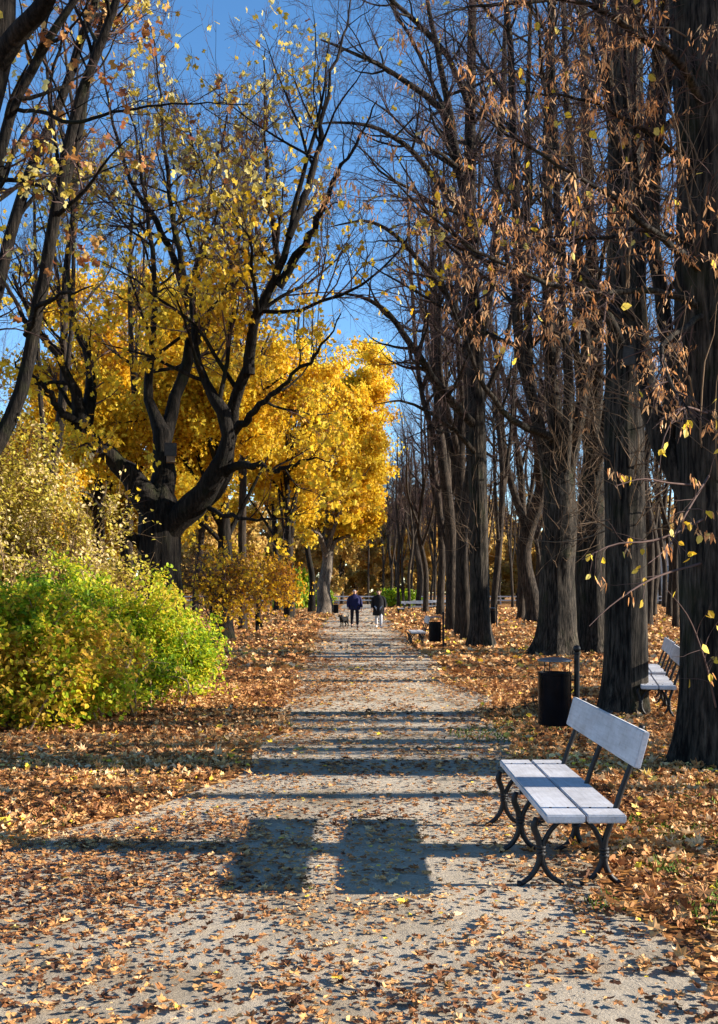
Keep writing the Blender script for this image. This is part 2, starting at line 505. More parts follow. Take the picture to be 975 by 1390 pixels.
def maple_litter(n_try, y0, y1, hw0, hw1, s0, s1, rng, mb, dens=1.0, simple=False, tilt=.38, flat=False):
    y = rng.uniform(y0, y1, n_try)
    hw = np.interp(y, [y0, y1], [hw0, hw1])
    x = rng.uniform(-1, 1, n_try)*hw
    ld = np.clip((fbm(x*1.7+9, y*1.3+2)-.42)*5, .05, 1)*np.interp(x, [-1, .2, 1.2], [1.15, .75, .4]) if flat else litter_density(x, y)
    keep = rng.random(n_try) < ld*dens*(hw/max(hw0, hw1))
    x, y = x[keep], y[keep]; n_ = len(x)
    sz = rng.uniform(s0, s1, n_) * np.where(rng.random(n_) < .3, .6, 1)
    l, r = path_edges(y)
    onp = (x > l + .1) & (x < r - .1)
    sz = np.where(onp, sz*.8, sz)
    yaw = rng.uniform(0, 2*np.pi, n_)
    tl = np.abs(rng.normal(size=n_))*np.where(onp, tilt*.40, tilt); ta = rng.uniform(0, 2*np.pi, n_)
    up = np.stack([np.sin(tl)*np.cos(ta), np.sin(tl)*np.sin(ta), np.cos(tl)], 1)
    yd = np.stack([np.cos(yaw), np.sin(yaw), 0*yaw], 1); yd = norm(yd - up*np.sum(yd*up, 1, keepdims=True))
    rot = np.stack([np.cross(yd, up), yd, up], -1)
    z = .012 + sz*np.sin(tl)*.42 + np.where(onp, rng.uniform(0, .01, n_), rng.uniform(0, .05, n_))
    pos = np.stack([x, y, z], 1) - yd*sz[:, None]*.4
    tint = np.clip(rng.beta(1.8, 1.6, n_)*.93 + (rng.random(n_) < .05)*.4 - onp*.08 + (fbm(x*.9+21, y*.8)-.5)*.7 - .10*np.clip((9-y)/4, 0, 1), 0, 1)
    if simple:
        add_leaves(mb, pos, rot, sz, LOBE, 0, tint)
        return n_
    # curled lobed leaves: outline fan around a centre, each with its own curl
    K = len(MAPLE_XY)
    isov = rng.random(n_) < .66
    T = np.where(isov[:, None, None], np.concatenate([[[0, .42]], OVAL_XY])[None], np.concatenate([[[0, .38]], MAPLE_XY])[None])
    fl = np.where(onp, .55, 1.0); T = T*(1 + rng.normal(size=(n_, K+1, 2))*.07)
    sz = np.where(isov, sz*.85, sz)
    cu = (rng.normal(size=n_)*.8 + .2)*fl; cv = (rng.normal(size=n_)*.5 + .3)*fl; cw = rng.normal(size=n_)*.5*fl
    xx, yy = T[..., 0], T[..., 1]-.4
    zz = cu[:, None]*xx**2*1.3 + cv[:, None]*yy**2*.9 + cw[:, None]*xx*yy + np.abs(xx)*.12 + rng.normal(size=(n_, K+1))*.045
    shr = (1 - .25*np.abs(cu)[:, None]*np.abs(xx))
    loc = np.stack([xx*shr*rng.uniform(.75, 1.05, n_)[:, None], np.broadcast_to(yy+.4, zz.shape), zz], -1)
    Vv = pos[:, None] + np.einsum('nij,nkj->nki', rot, loc)*sz[:, None, None]
    Vv[..., 2] = np.maximum(Vv[..., 2], .007)
    k = np.arange(K)
    F = np.stack([0*k, 1+k, 1+(k+1) % K], 1)[None] + (np.arange(n_)*(K+1))[:, None, None]
    mb.add(Vv.reshape(-1, 3), F.reshape(-1, 3), 0, np.repeat(tint, K))
    return n_

rng = np.random.default_rng(7)
lm = MB()
c1 = maple_litter(74000, 2.6, 9.5, 3.2, 5.6, .03, .085, rng, lm)
c2 = maple_litter(78000, 9.5, 19, 5.6, 9.5, .05, .10, rng, lm, simple=False)
c3 = maple_litter(120000, 19, 45, 9.5, 19, .08, .155, rng, lm, simple=True, tilt=.5)
c4 = maple_litter(95000, 45, 95, 19, 38, .13, .25, rng, lm, simple=True, tilt=.55)
c5 = maple_litter(17000, 2.6, 9, 2.6, 2.4, .025, .06, rng, lm, tilt=.25, flat=True)
c6 = maple_litter(15000, 9, 24, 1.9, 2.2, .05, .10, rng, lm, simple=False, tilt=.3, flat=True)
c7 = maple_litter(3200, 24, 60, 2.0, 2.4, .10, .17, rng, lm, simple=True, tilt=.3, flat=True)
tag(lm.build('leaf_litter', M['litter'], smooth=False), 'orange and brown fallen leaves strewn over the ground and path edges', 'fallen leaves', kind='stuff')

gm = MB()
gp = []
for (cx, cy, rad, cnt) in ((1.95, 5.15, .22, 260), (2.05, 4.75, .25, 300), (1.85, 4.4, .2, 200), (2.2, 12.1, .6, 500), (2.8, 11.6, .5, 420), (1.75, 5.75, .14, 130), (2.15, 6.6, .25, 200),
                           (1.25, 5.1, .10, 60), (2.0, 4.2, .3, 260), (1.75, 4.9, .18, 160), (2.6, 6.2, .3, 240), (1.9, 6.9, .25, 160), (2.9, 8.6, .4, 260), (1.7, 3.9, .2, 140), (-2.6, 9.0, .5, 240), (2.4, 5.6, .25, 200), (1.5, 11.2, .5, 260), (2.6, 7.6, .3, 220), (-2.2, 7.0, .3, 120), (4.6, 26, 1.6, 500), (8.6, 50, 2.5, 500)):
    a = rng.uniform(0, 6.28, cnt); rr = rad*np.sqrt(rng.random(cnt))
    gp.append(np.stack([cx + rr*np.cos(a), cy + rr*np.sin(a)*1.2, 0*a + .004], 1))
gp = np.concatenate(gp); n_ = len(gp)
gd = norm(np.stack([rng.normal(size=n_)*.55, rng.normal(size=n_)*.55, np.ones(n_)], 1))
GB = (np.array([[-.07, 0, 0], [.07, 0, 0], [.045, .6, .05], [0, 1, .22], [-.045, .6, .05]]), [[0, 1, 2, 3, 4]])
add_leaves(gm, gp, frame_rot(gd, rng), rng.uniform(.03, .085, n_), GB, 0, rng.random(n_))
tag(gm.build('grass', M['grass']), 'short tufts of green grass poking through the fallen leaves', 'grass', kind='stuff')

# ------------------------------------------------------------------ trees
def trace(tr, dY=0):
    """[(px, py, Y, radius_m)...] -> points, radii"""
    return np.array([at(p[0], p[1], p[2]) for p in tr]), np.array([p[3] for p in tr])

def bare_levels(P, Rd, rng, k=1.0, l1=None, droop=0.0):
    """limbs -> branches -> twigs"""
    L1 = level(P, Rd, int(40*k), rng, .2, 1., 55, 14, .42, 1.2, 5.2, .5, .065, .006, 10, .15, (0, 0, .09))
    L2 = level(*L1, int(230*k), rng, .15, 1., 45, 12, .5, .7, 2.6, .6, .03, .004, 7, .13, (0, 0, .03 - droop))
    L3 = level(*L2, int(1300*k), rng, .1, 1., 45, 14, .55, .35, 1.4, .6, .010, .0034, 5, .16, (0, 0, .01 - droop))
    L4 = level(*L3, int(3200*k), rng, .1, 1., 45, 16, .55, .2, .8, .7, .005, .0028, 4, .18, (0, 0, -droop))
    return L1, L2, L3, L4

def linden(rng, H=21., r=.3, forks=3, fork_h=6., lean=(0, 0), k=1.0):
    """generic bare linden at the origin: trunk mesh builder, crown builder"""
    tb, cb = MB(), MB()
    top = np.array([lean[0], lean[1], H*.8])
    pts = np.array([[0, 0, -.1], [0, 0, .5], *(np.array([lean[0]*t, lean[1]*t, 0]) + np.array([rng.normal()*.34, rng.normal()*.34, H*.8*t]) for t in (.2, .4, .6, .8)), top])
    rad = np.array([r*1.05, r, r*.92, r*.78, r*.6, r*.42, r*.2])
    trunk_mesh(tb, pts, rad, rng, 18, 30, .7, .3, .05)
    P0, R0 = resample(pts, rad, 20)
    limbs = [(P0[6:], R0[6:])]
    nf = forks
    for q in range(nf):
        t = rng.uniform(.25, .55); i = int(t*19)
        a = rng.uniform(0, 6.28) + q*2.1; o = rng.uniform(1.2, 2.8)
        e = P0[i] + np.array([math.cos(a)*o, math.sin(a)*o, H*rng.uniform(.35, .55)])
        m1 = P0[i] + np.array([math.cos(a)*o*.55, math.sin(a)*o*.55, H*.12])
        rr = R0[i]*.6
        limbs.append((np.array([P0[i], m1, (m1+e)/2 + rng.normal(size=3)*.2, e]), np.array([rr, rr*.85, rr*.6, rr*.2])))
    LP, LR = zip(*[resample(p, q, 14) for p, q in limbs])
    LP, LR = np.array(LP), np.array(LR)
    tb.add(*tubes(LP[1:], LR[1:], 9))
    L1, L2, L3, L4 = bare_levels(LP, LR, rng, k*1.25)
    tb.add(*tubes(*L1, 6))
    cb.add(*tubes(*L2, 4)); cb.add(*tubes(*L3, 3)); cb.add(*tubes(*L4, 3))
    return tb, cb, L3, L4

def finish_tree(name, tb, cb, fb, loc, label, cat='tree', group=None, mats=('linden', 'twig', 'yellow')):
    root = empty(name, loc, label, cat, group)
    tb.build('trunk', M[mats[0]], root, loc=loc)
    if cb is not None: cb.build('crown', [M[mats[1]], M['shoot']], root, loc=loc)
    if fb is not None: fb.build('foliage', [M[m] for m in (mats[2] if isinstance(mats[2], (list, tuple)) else [mats[2]])], root, smooth=False, loc=loc)
    return root

# --- prototypes of the bare trees, copied through the wood
protos = []
for q in range(5):
    rg = np.random.default_rng(100 + q)
    tb, cb, L3, L4 = linden(rg, 20 + 1.2*q, .27 + .03*(q % 3), 3 + q % 2, 6, (rg.normal()*.4, rg.normal()*.4), 1.0)
    protos.append((tb, cb))
proto_roots = []
def wood_tree(px, Y, q, sc, label, group, name='bare_tree', rz=None, X=None, wscale=1.0):
    x = (px - CX)/FPX*Y if X is None else X
    if q >= len(proto_roots) or proto_roots[q] is None:
        while len(proto_roots) <= q: proto_roots.append(None)
        tb, cb = protos[q]
        root = finish_tree(name, tb, cb, None, (0, 0, 0), label, 'tree', group, ('wood', 'twig', None))
        proto_roots[q] = root
    else:
        root = copy_tree(proto_roots[q])
        relabel(root, label, group)
    root.name = name
    root.location = (x, Y, 0)
    root.rotation_euler = (0, 0, rz if rz is not None else (px*1.7 + Y) % 6.28)
    root.scale = (sc*wscale, sc*wscale, sc)
    return root

GROW = 'bare lindens in the row along the path'
GWOOD = 'bare trees in the wood right of the path'
row = [  # px, Y, proto, scale, width, label
    (633, 32.0, 0, 1.05, .62, 'bare linden second behind the slim linden with the pale lit edge'),
    (626, 35.5, 1, 1.0, .72, 'dark bare linden just behind the far bin, third along the row'),
    (613, 40.0, 2, 1.0, .72, 'black trunked linden above the far litter bin'),
    (611, 53.0, 3, .95, .55, 'thin pale lit linden seen behind the far bin post'),
    (598, 66.0, 4, .95, .9, 'leaning linden beside the far group of benches'),
    (578, 73.0, 0, .95, .8, 'straight dark linden standing among the far benches'),
    (568, 95.0, 1, .95, .9, 'farthest thin linden of the row behind the benches'),
]
for px, Y, q, sc, ws, lab in row: wood_tree(px, Y, q, sc, lab, GROW, 'linden_tree', wscale=ws)
wood = [
    (670, 48.0, 3, .95, .65, 'dark bare tree beside the half hidden bin and post'),
    (708, 56.0, 4, 1.0, .72, 'bare tree with a pale lit edge left of the broad dark twin'),
    (725, 52.0, 2, 1.0, 1.25, 'broad dark bare trunk standing just left of the stout forked linden'),
    (881, 46.6, 1, 1.0, .6, 'bare tree close behind the linden with the nest box'),
    (909, 62.0, 0, 1.0, .65, 'bare tree in front of the pale far building'),
    (928, 60.0, 3, 1.0, .8, 'bare tree half hidden behind the massive cropped linden'),
    (784, 44.0, 0, .95, .6, 'thin pale tree seen between the two stout lindens'),
]
for px, Y, q, sc, ws, lab in wood: wood_tree(px, Y, q, sc, lab, GWOOD, 'bare_tree', wscale=ws)
rg = np.random.default_rng(5)
FARLAB = 'slender bare tree deep in the wood right of the path'
far = []
tries = 0
while len(far) < 34 and tries < 4000:
    tries += 1
    Y = rg.uniform(50, 125); px = rg.uniform(600, 1010)
    x = (px - CX)/FPX*Y
    if x < 6.5 or any((x-a)**2 + (Y-b)**2 < 30 for a, b in far): continue
    if 76 < Y < 92 and x < 27: continue
    far.append((x, Y))
for k, (x, Y) in enumerate(far):
    wood_tree(0, Y, k % 5, rg.uniform(.85, 1.1), FARLAB, 'slender trees deep in the wood', 'bare_tree', rz=rg.uniform(0, 6.28), X=x, wscale=rg.uniform(.5, .75))
# trees standing right of the frame, whose shadows stripe the path
side = [(4.2, 6.15, 0), (13.5, 7.8, 1), (19.0, 9.4, 2), (9.6, 11.5, 3), (7.0, 8.75, 4), (11.5, 10.05, 1), (24, 10.4, 0), (11, 24.9, 0), (20, 20.6, 3), (13, 28.3, 2), (16, 31.5, 4), (8.6, 21.8, 1), (23, 12.3, 4), (15.5, 20.2, 0), (9.2, 18.2, 3), (12.5, 17.7, 1), (14.5, 23.3, 4), (21.0, 21.2, 0), (10.0, 27.0, 1), (17.0, 29.5, 2), (13.5, 34, 3), (21, 37, 4), (13.5, 43, 0), (24, 26, 1), (27, 33, 2), (18.5, 46, 3)]
for k, (x, Y, q) in enumerate(side):
    wood_tree(0, Y, q, .9 + .02*(k % 6), 'bare linden standing in the open wood further right', 'lindens right of the view', 'linden_tree', rz=k*1.3, X=x, wscale=.7 if k == 0 else .5)

GL = 'tall bare trees behind the old maple'
for px, Y, q, sc, ws, lab in ((70, 30, 2, 1.0, .5, 'tall bare tree rising behind the leaning oak stems'), (180, 36, 0, 1.1, .5, 'tall bare tree rising behind the left half of the old maple'),
        (330, 41, 4, 1.05, .55, 'tall bare tree rising behind the right half of the old maple'), (396, 64, 1, 1.2, .6, 'tall bare tree rising above the bright yellow maple'), (-40, 44, 3, 1.1, .5, 'tall bare tree behind the left edge of the oak'), (265, 60, 3, 1.25, .6, 'tallest bare tree, behind the middle of the old maple')):
    wood_tree(px, Y, q, sc, lab, GL, 'bare_tree', wscale=ws)
GT = 'thin bare trees at the end of the path'
for k, (px, Y) in enumerate(((548, 100), (560, 118), (536, 125), (585, 112), (520, 118), (600, 100), (612, 84), (572, 128), (640, 70), (500, 128), (556, 88), (541, 95), (530, 104), (590, 92))):
    wood_tree(px, Y, k % 5, .85 + .04*(k % 4), 'thin bare tree among others beyond the far benches', GT, 'bare_tree', wscale=.55)
# --- the lindens traced from the photograph ----------------------------------
def hero_linden(label, trunk, limbs, seed, k=1.0, shoots=0, shoot_box=None, extra=None, flare=.8, bracts=0, leaves_n=0, group='lindens closest to the white bench', lobes=5, k1=1.0):
    rng = np.random.default_rng(seed)
    tb, cb = MB(), MB()
    fb = MB()
    tp, tr = trace(trunk)
    tp[0, 2] = -.15
    tp[3:] += np.cumsum(rng.normal(size=tp[3:].shape)*np.array([.025, .05, 0]), 0)
    trunk_mesh(tb, tp, tr, rng, 40, 60, flare, .38, .06, lobes)
    P = [resample(tp, tr, 18)]
    P[0] = (P[0][0][9:], P[0][1][9:])
    LP, LR = [], []
    for l in limbs:
        p, r = trace(l); LP.append(resample(p, r, 18)[0]); LR.append(resample(p, r, 18)[1])
    LPa, LRa = np.array(LP), np.array(LR)
    wob = np.cumsum(rng.normal(size=LPa.shape)*.02, 1); wob -= wob[:, :1]; LPa = LPa + wob
    tb.add(*tubes(LPa, LRa, 12))
    a = resample(P[0][0], P[0][1], 18)
    AP = np.concatenate([LPa, a[0][None]]); AR = np.concatenate([LRa, a[1][None]])
    L1, L2, L3, L4 = bare_levels(AP, AR, rng, k)
    tb.add(*tubes(*L1, 6))
    cb.add(*tubes(*L2, 4)); cb.add(*tubes(*L3, 3)); cb.add(*tubes(*L4, 3))
    if shoots:   # epicormic shoots all over the bole
        SP = resample(tp, tr, 30); keep = SP[0][:, 2] > 1.6
        sp = (SP[0][keep][None], SP[1][keep][None])
        S1 = level(sp[0], sp[1], int(shoots*2.2), rng, 0, .9, 65, 22, .25, .4, 1.9, .1, .011, .004, 9, .17, (0, 0, .10))
        S2 = level(*S1, shoots*9, rng, .2, 1, 40, 15, .55, .15, .8, .6, .005, .0028, 5, .15, (0, 0, .02))
        cb.add(*tubes(*S1, 4), mat=1); cb.add(*tubes(*S2, 3), mat=1)
    has = False
    if leaves_n:
        pos = along(L4[0], leaves_n, rng, .3, 1., .02); n_ = len(pos)
        dn = norm(rng.normal(size=(n_, 3))*.6 + np.array([0, 0, -.8]))
        add_leaves(fb, pos, frame_rot(dn, rng), rng.uniform(.06, .10, n_), OVAL, 0, rng.random(n_)); has = True
    if extra is not None: has = extra(rng, tb, cb, fb) or has
    loc = (tp[0, 0], tp[0, 1], 0)
    return finish_tree('linden_tree', tb, cb, fb if has else None, loc, label, 'tree', group, ('linden', 'twig', ('lind_leaf', 'bract')))

def hanging(branches, rng, tb, cb, fb, n2, n3, nb, nl, lit=True):
    """long low branches with drooping twigs full of dry seed bracts"""
    BP, BR = [], []
    for b in branches:
        p, r = trace(b); q = resample(p, r, 22); BP.append(q[0]); BR.append(q[1])
    BP, BR = np.array(BP), np.array(BR)
    w = np.cumsum(rng.normal(size=BP.shape)*.012, 1); w -= w[:, :1]; BP += w
    tb.add(*tubes(BP, BR, 7))
    A = level(BP, BR, n2, rng, .08, 1, 42, 14, .33, .3, 1.1, .6, .008, .003, 8, .16, (0, 0, -.05))
    B = level(*A, n3, rng, .1, 1, 42, 14, .5, .12, .5, .7, .004, .0022, 5, .16, (0, 0, -.08))
    cb.add(*tubes(*A, 4)); cb.add(*tubes(*B, 3))
    # clusters of bracts
    per = 6
    cpos = np.concatenate([along(B[0], nb//2, rng, .2, 1, .01), along(A[0], nb - nb//2, rng, .2, 1, .01)])
    pos = np.repeat(cpos, per, 0) + rng.normal(size=(len(cpos)*per, 3))*.025; n_ = len(pos)
    dn = norm(rng.normal(size=(n_, 3))*.42 + np.array([0, 0, -1.]))
    add_leaves(fb, pos, frame_rot(dn, rng), rng.uniform(.035, .072, n_)*np.repeat(rng.uniform(.7, 1.25, len(cpos)), per), BRACT, 1, np.clip(np.repeat(rng.random(len(cpos)), per)*.6 + rng.random(n_)*.4, 0, 1))
    pos = np.concatenate([along(B[0], nl//2, rng, .3, 1, .01), along(A[0], nl-nl//2, rng, .3, 1, .01)]); n_ = len(pos)
    dn = norm(rng.normal(size=(n_, 3))*.6 + np.array([0, 0, -.7]))
    add_leaves(fb, pos, frame_rot(dn, rng), rng.uniform(.06, .10, n_), OVAL, 0, rng.random(n_))
    return True

def near1_extra(rng, tb, cb, fb):
    hanging([
        [(966, 425, 9.25, .035), (930, 412, 9.0, .032), (897, 404, 8.9, .028), (786, 402, 8.6, .022), (701, 369, 8.4, .018), (651, 347, 8.2, .015), (595, 311, 8.0, .011), (550, 271, 7.9, .008), (485, 205, 7.7, .004)],
        [(966, 380, 9.25, .04), (940, 356, 8.95, .036), (905, 338, 8.5, .03), (840, 290, 8.0, .02), (770, 250, 7.7, .014), (700, 205, 7.5, .009), (640, 165, 7.4, .004)],
        [(964, 170, 9.25, .05), (935, 105, 8.9, .04), (890, 60, 8.5, .03), (800, 15, 8.0, .02), (700, 20, 7.7, .013), (610, 40, 7.5, .005)],
        [(966, 335, 9.25, .03), (860, 315, 9.0, .02), (790, 330, 8.9, .014), (720, 320, 8.8, .010), (650, 300, 8.7, .004)],
        [(964, 262, 9.3, .03), (870, 170, 9.0, .02), (800, 130, 8.8, .014), (740, 120, 8.6, .009), (690, 125, 8.5, .004)],
        [(966, 425, 9.2, .03), (930, 440, 8.8, .026), (900, 470, 8.3, .02), (930, 530, 7.9, .012), (960, 560, 7.6, .005)],
    ], rng, tb, cb, fb, 190, 900, 860, 70)
    # low twigs with the last yellow leaves
    BP = []
    for b in ([(966, 700, 9.2, .013), (880, 735, 8.4, .009), (830, 740, 8.1, .006), (790, 760, 7.9, .003)], [(966, 760, 9.2, .013), (860, 800, 8.4, .008), (820, 830, 8.2, .005), (800, 850, 8.1, .003)],
              [(966, 660, 9.2, .013), (905, 655, 8.5, .008), (870, 650, 8.2, .005), (835, 660, 8.0, .003)], [(966, 640, 9.2, .013), (930, 700, 8.0, .008), (905, 745, 7.6, .005), (880, 765, 7.4, .003)],
              [(972, 960, 8.9, .010), (955, 890, 8.6, .007), (930, 830, 8.4, .005), (905, 800, 8.3, .003)], [(960, 560, 8.9, .012), (920, 560, 8.3, .008), (900, 600, 8.1, .005), (895, 640, 8., .003)]):
        p, r = trace(b); BP.append(resample(p, r, 14))
    P = np.array([b[0] for b in BP]); Rr = np.array([b[1] for b in BP])
    cb.add(*tubes(P, Rr, 5))
    A = level(P, Rr, 46, rng, .2, 1, 45, 14, .3, .12, .5, .6, .004, .002, 6, .15, (0, 0, -.02))
    cb.add(*tubes(*A, 4))
    pos = along(A[0], 46, rng, .5, 1, .006); n_ = len(pos)
    dn = norm(rng.normal(size=(n_, 3))*.45 + np.array([0, 0, -.9]))
    add_leaves(fb, pos, frame_rot(dn, rng), rng.uniform(.055, .095, n_), OVAL, 0, rng.random(n_))
    pos = np.repeat(along(A[0], 22, rng, .5, 1, .006), 5, 0); n_ = len(pos); pos = pos + rng.normal(size=pos.shape)*.02
    add_leaves(fb, pos, frame_rot(norm(rng.normal(size=(n_, 3))*.3 + np.array([0, 0, -1.])), rng), rng.uniform(.05, .085, n_), BRACT, 1, rng.random(n_))
    return True

hero_linden('massive cropped linden trunk rising right behind the white bench',
    [(976, 1042, 9.25, .34), (973, 985, 9.25, .315), (971, 900, 9.25, .30), (969, 700, 9.25, .295), (965, 450, 9.25, .285), (962, 200, 9.25, .27), (960, -50, 9.25, .25), (958, -600, 9.3, .2), (955, -1100, 9.4, .1)],
    [[(950, 690, 9.3, .13), (915, 620, 9.5, .12), (897, 578, 9.6, .11), (880, 510, 9.8, .085), (868, 430, 9.9, .075), (876, 330, 10., .07), (900, 220, 10.1, .065), (925, 110, 10.2, .06), (950, -80, 10.3, .03)],
     [(905, 595, 9.55, .08), (915, 520, 9.5, .075), (908, 420, 9.6, .07), (896, 300, 9.7, .062), (905, 150, 9.8, .055), (915, -50, 9.9, .04), (920, -200, 10, .02)]],
    11, .75, 40, extra=near1_extra, flare=1.0, leaves_n=160)

hero_linden('upright linden with the nest box, behind the litter bin',
    [(845, 972, 13.1, .30), (848, 920, 13.1, .27), (850, 800, 13.1, .262), (849, 600, 13.1, .255), (852, 400, 13.1, .245), (852, 200, 13.1, .225), (850, 0, 13.2, .20), (846, -350, 13.3, .13), (842, -700, 13.3, .06)],
    [[(852, 330, 13.1, .10), (880, 210, 13.3, .09), (900, 80, 13.5, .07), (905, -60, 13.6, .05), (915, -250, 13.8, .02)],
     [(848, 250, 13.1, .09), (825, 120, 12.8, .075), (815, 0, 12.6, .06), (800, -150, 12.5, .03)],
     [(850, 480, 13.1, .07), (815, 400, 12.7, .05), (790, 330, 12.5, .04), (770, 240, 12.3, .03), (740, 120, 12.1, .012)]],
    12, .8, 110, flare=.95, leaves_n=120)

hero_linden('stout linden forking low into many steep stems',
    [(756, 893, 24.6, .5), (757, 850, 24.6, .43), (757, 780, 24.6, .41), (757, 700, 24.6, .40), (756, 650, 24.6, .33), (752, 605, 24.6, .22), (742, 520, 24.5, .15), (738, 400, 24.4, .135), (738, 200, 24.2, .115), (742, 0, 24, .08), (745, -250, 24, .05)],
    [[(752, 680, 24.6, .170), (735, 590, 24.3, .150), (708, 480, 24., .129), (702, 330, 23.8, .109), (693, 120, 23.5, .082), (685, -60, 23.3, .054), (680, -200, 23.2, .020)],
     [(762, 670, 24.6, .170), (785, 590, 24.3, .136), (797, 480, 24., .122), (785, 330, 23.9, .102), (770, 150, 23.7, .082), (762, -40, 23.6, .048), (755, -200, 23.5, .020)],
     [(750, 640, 24.7, .136), (725, 540, 25., .109), (718, 380, 25.2, .095), (722, 180, 25.4, .068), (728, -20, 25.5, .041), (730, -180, 25.5, .020)],
     [(765, 660, 24.4, .136), (775, 540, 23.9, .116), (765, 380, 23.7, .095), (755, 180, 23.5, .075), (748, -20, 23.4, .041), (745, -200, 23.4, .020)],
     [(757, 600, 24.5, .109), (690, 560, 23.5, .068), (660, 520, 23, .054), (630, 440, 22.5, .041), (600, 360, 22, .020)]],
    13, 1.5, 130, flare=1.0, leaves_n=150)

hero_linden('dark linden wedged between the forked linden and the nest box linden',
    [(806, 886, 25.8, .46), (805, 850, 25.8, .41), (803, 760, 25.8, .40), (803, 690, 25.8, .36), (808, 610, 25.8, .22), (812, 450, 25.8, .17), (806, 300, 25.8, .14), (800, 100, 25.9, .10), (796, -60, 26, .1), (795, -250, 26, .04)],
    [[(800, 680, 25.7, .140), (820, 590, 25.4, .126), (832, 470, 25.2, .105), (835, 320, 25, .084), (828, 120, 24.8, .056), (820, -80, 24.7, .021)],
     [(803, 640, 25.7, .119), (790, 560, 25.4, .098), (782, 420, 25.2, .084), (778, 250, 25, .063), (770, 60, 24.8, .035), (765, -100, 24.7, .014)]],
    14, 1.1, 130, flare=.8, leaves_n=80)

hero_linden('slim linden with a pale sunlit edge behind the far bin',
    [(652, 881, 28.5, .34), (652, 850, 28.5, .28), (651, 780, 28.5, .27), (650, 650, 28.5, .255), (648, 500, 28.5, .235), (642, 350, 28.5, .2), (640, 200, 28.4, .16), (643, 30, 28.3, .12), (645, -150, 28.2, .06)],
    [[(648, 580, 28.4, .13), (600, 530, 27.6, .11), (562, 475, 27, .09), (525, 425, 26.5, .065), (490, 408, 26.2, .04), (455, 405, 26, .015)],
     [(646, 420, 28.5, .15), (632, 320, 28., .14), (617, 215, 27.6, .12), (600, 160, 27.3, .10), (545, 118, 26.8, .07), (490, 85, 26.4, .05), (430, 60, 26, .02)],
     [(622, 240, 27.7, .11), (610, 165, 27.7, .10), (590, 70, 27.6, .08), (575, -30, 27.5, .05), (565, -150, 27.4, .02)],
     [(645, 330, 28.3, .10), (600, 250, 27.6, .085), (560, 205, 27.1, .07), (510, 175, 26.6, .05), (460, 170, 26.2, .03), (415, 180, 26, .012)],
     [(643, 160, 28.3, .09), (600, 65, 27.8, .075), (550, 15, 27.4, .06), (500, -25, 27, .04), (440, -60, 26.6, .015)],
     [(650, 620, 28.4, .08), (610, 582, 27.6, .06), (575, 560, 27, .045), (545, 548, 26.6, .03), (510, 552, 26.3, .01)],
     [(645, 460, 28.4, .10), (590, 382, 27.5, .08), (550, 335, 26.9, .06), (500, 305, 26.4, .04), (445, 312, 26, .012)],
     [(610, 165, 27.7, .06), (560, 60, 28.2, .05), (520, -10, 28.6, .04), (480, -80, 29, .015)],
     [(648, 480, 28.5, .13), (668, 380, 28.2, .12), (678, 240, 28, .10), (684, 90, 27.8, .07), (690, -60, 27.7, .03)]],
    15, 2.6, 60, flare=.9, leaves_n=80, group=GROW)

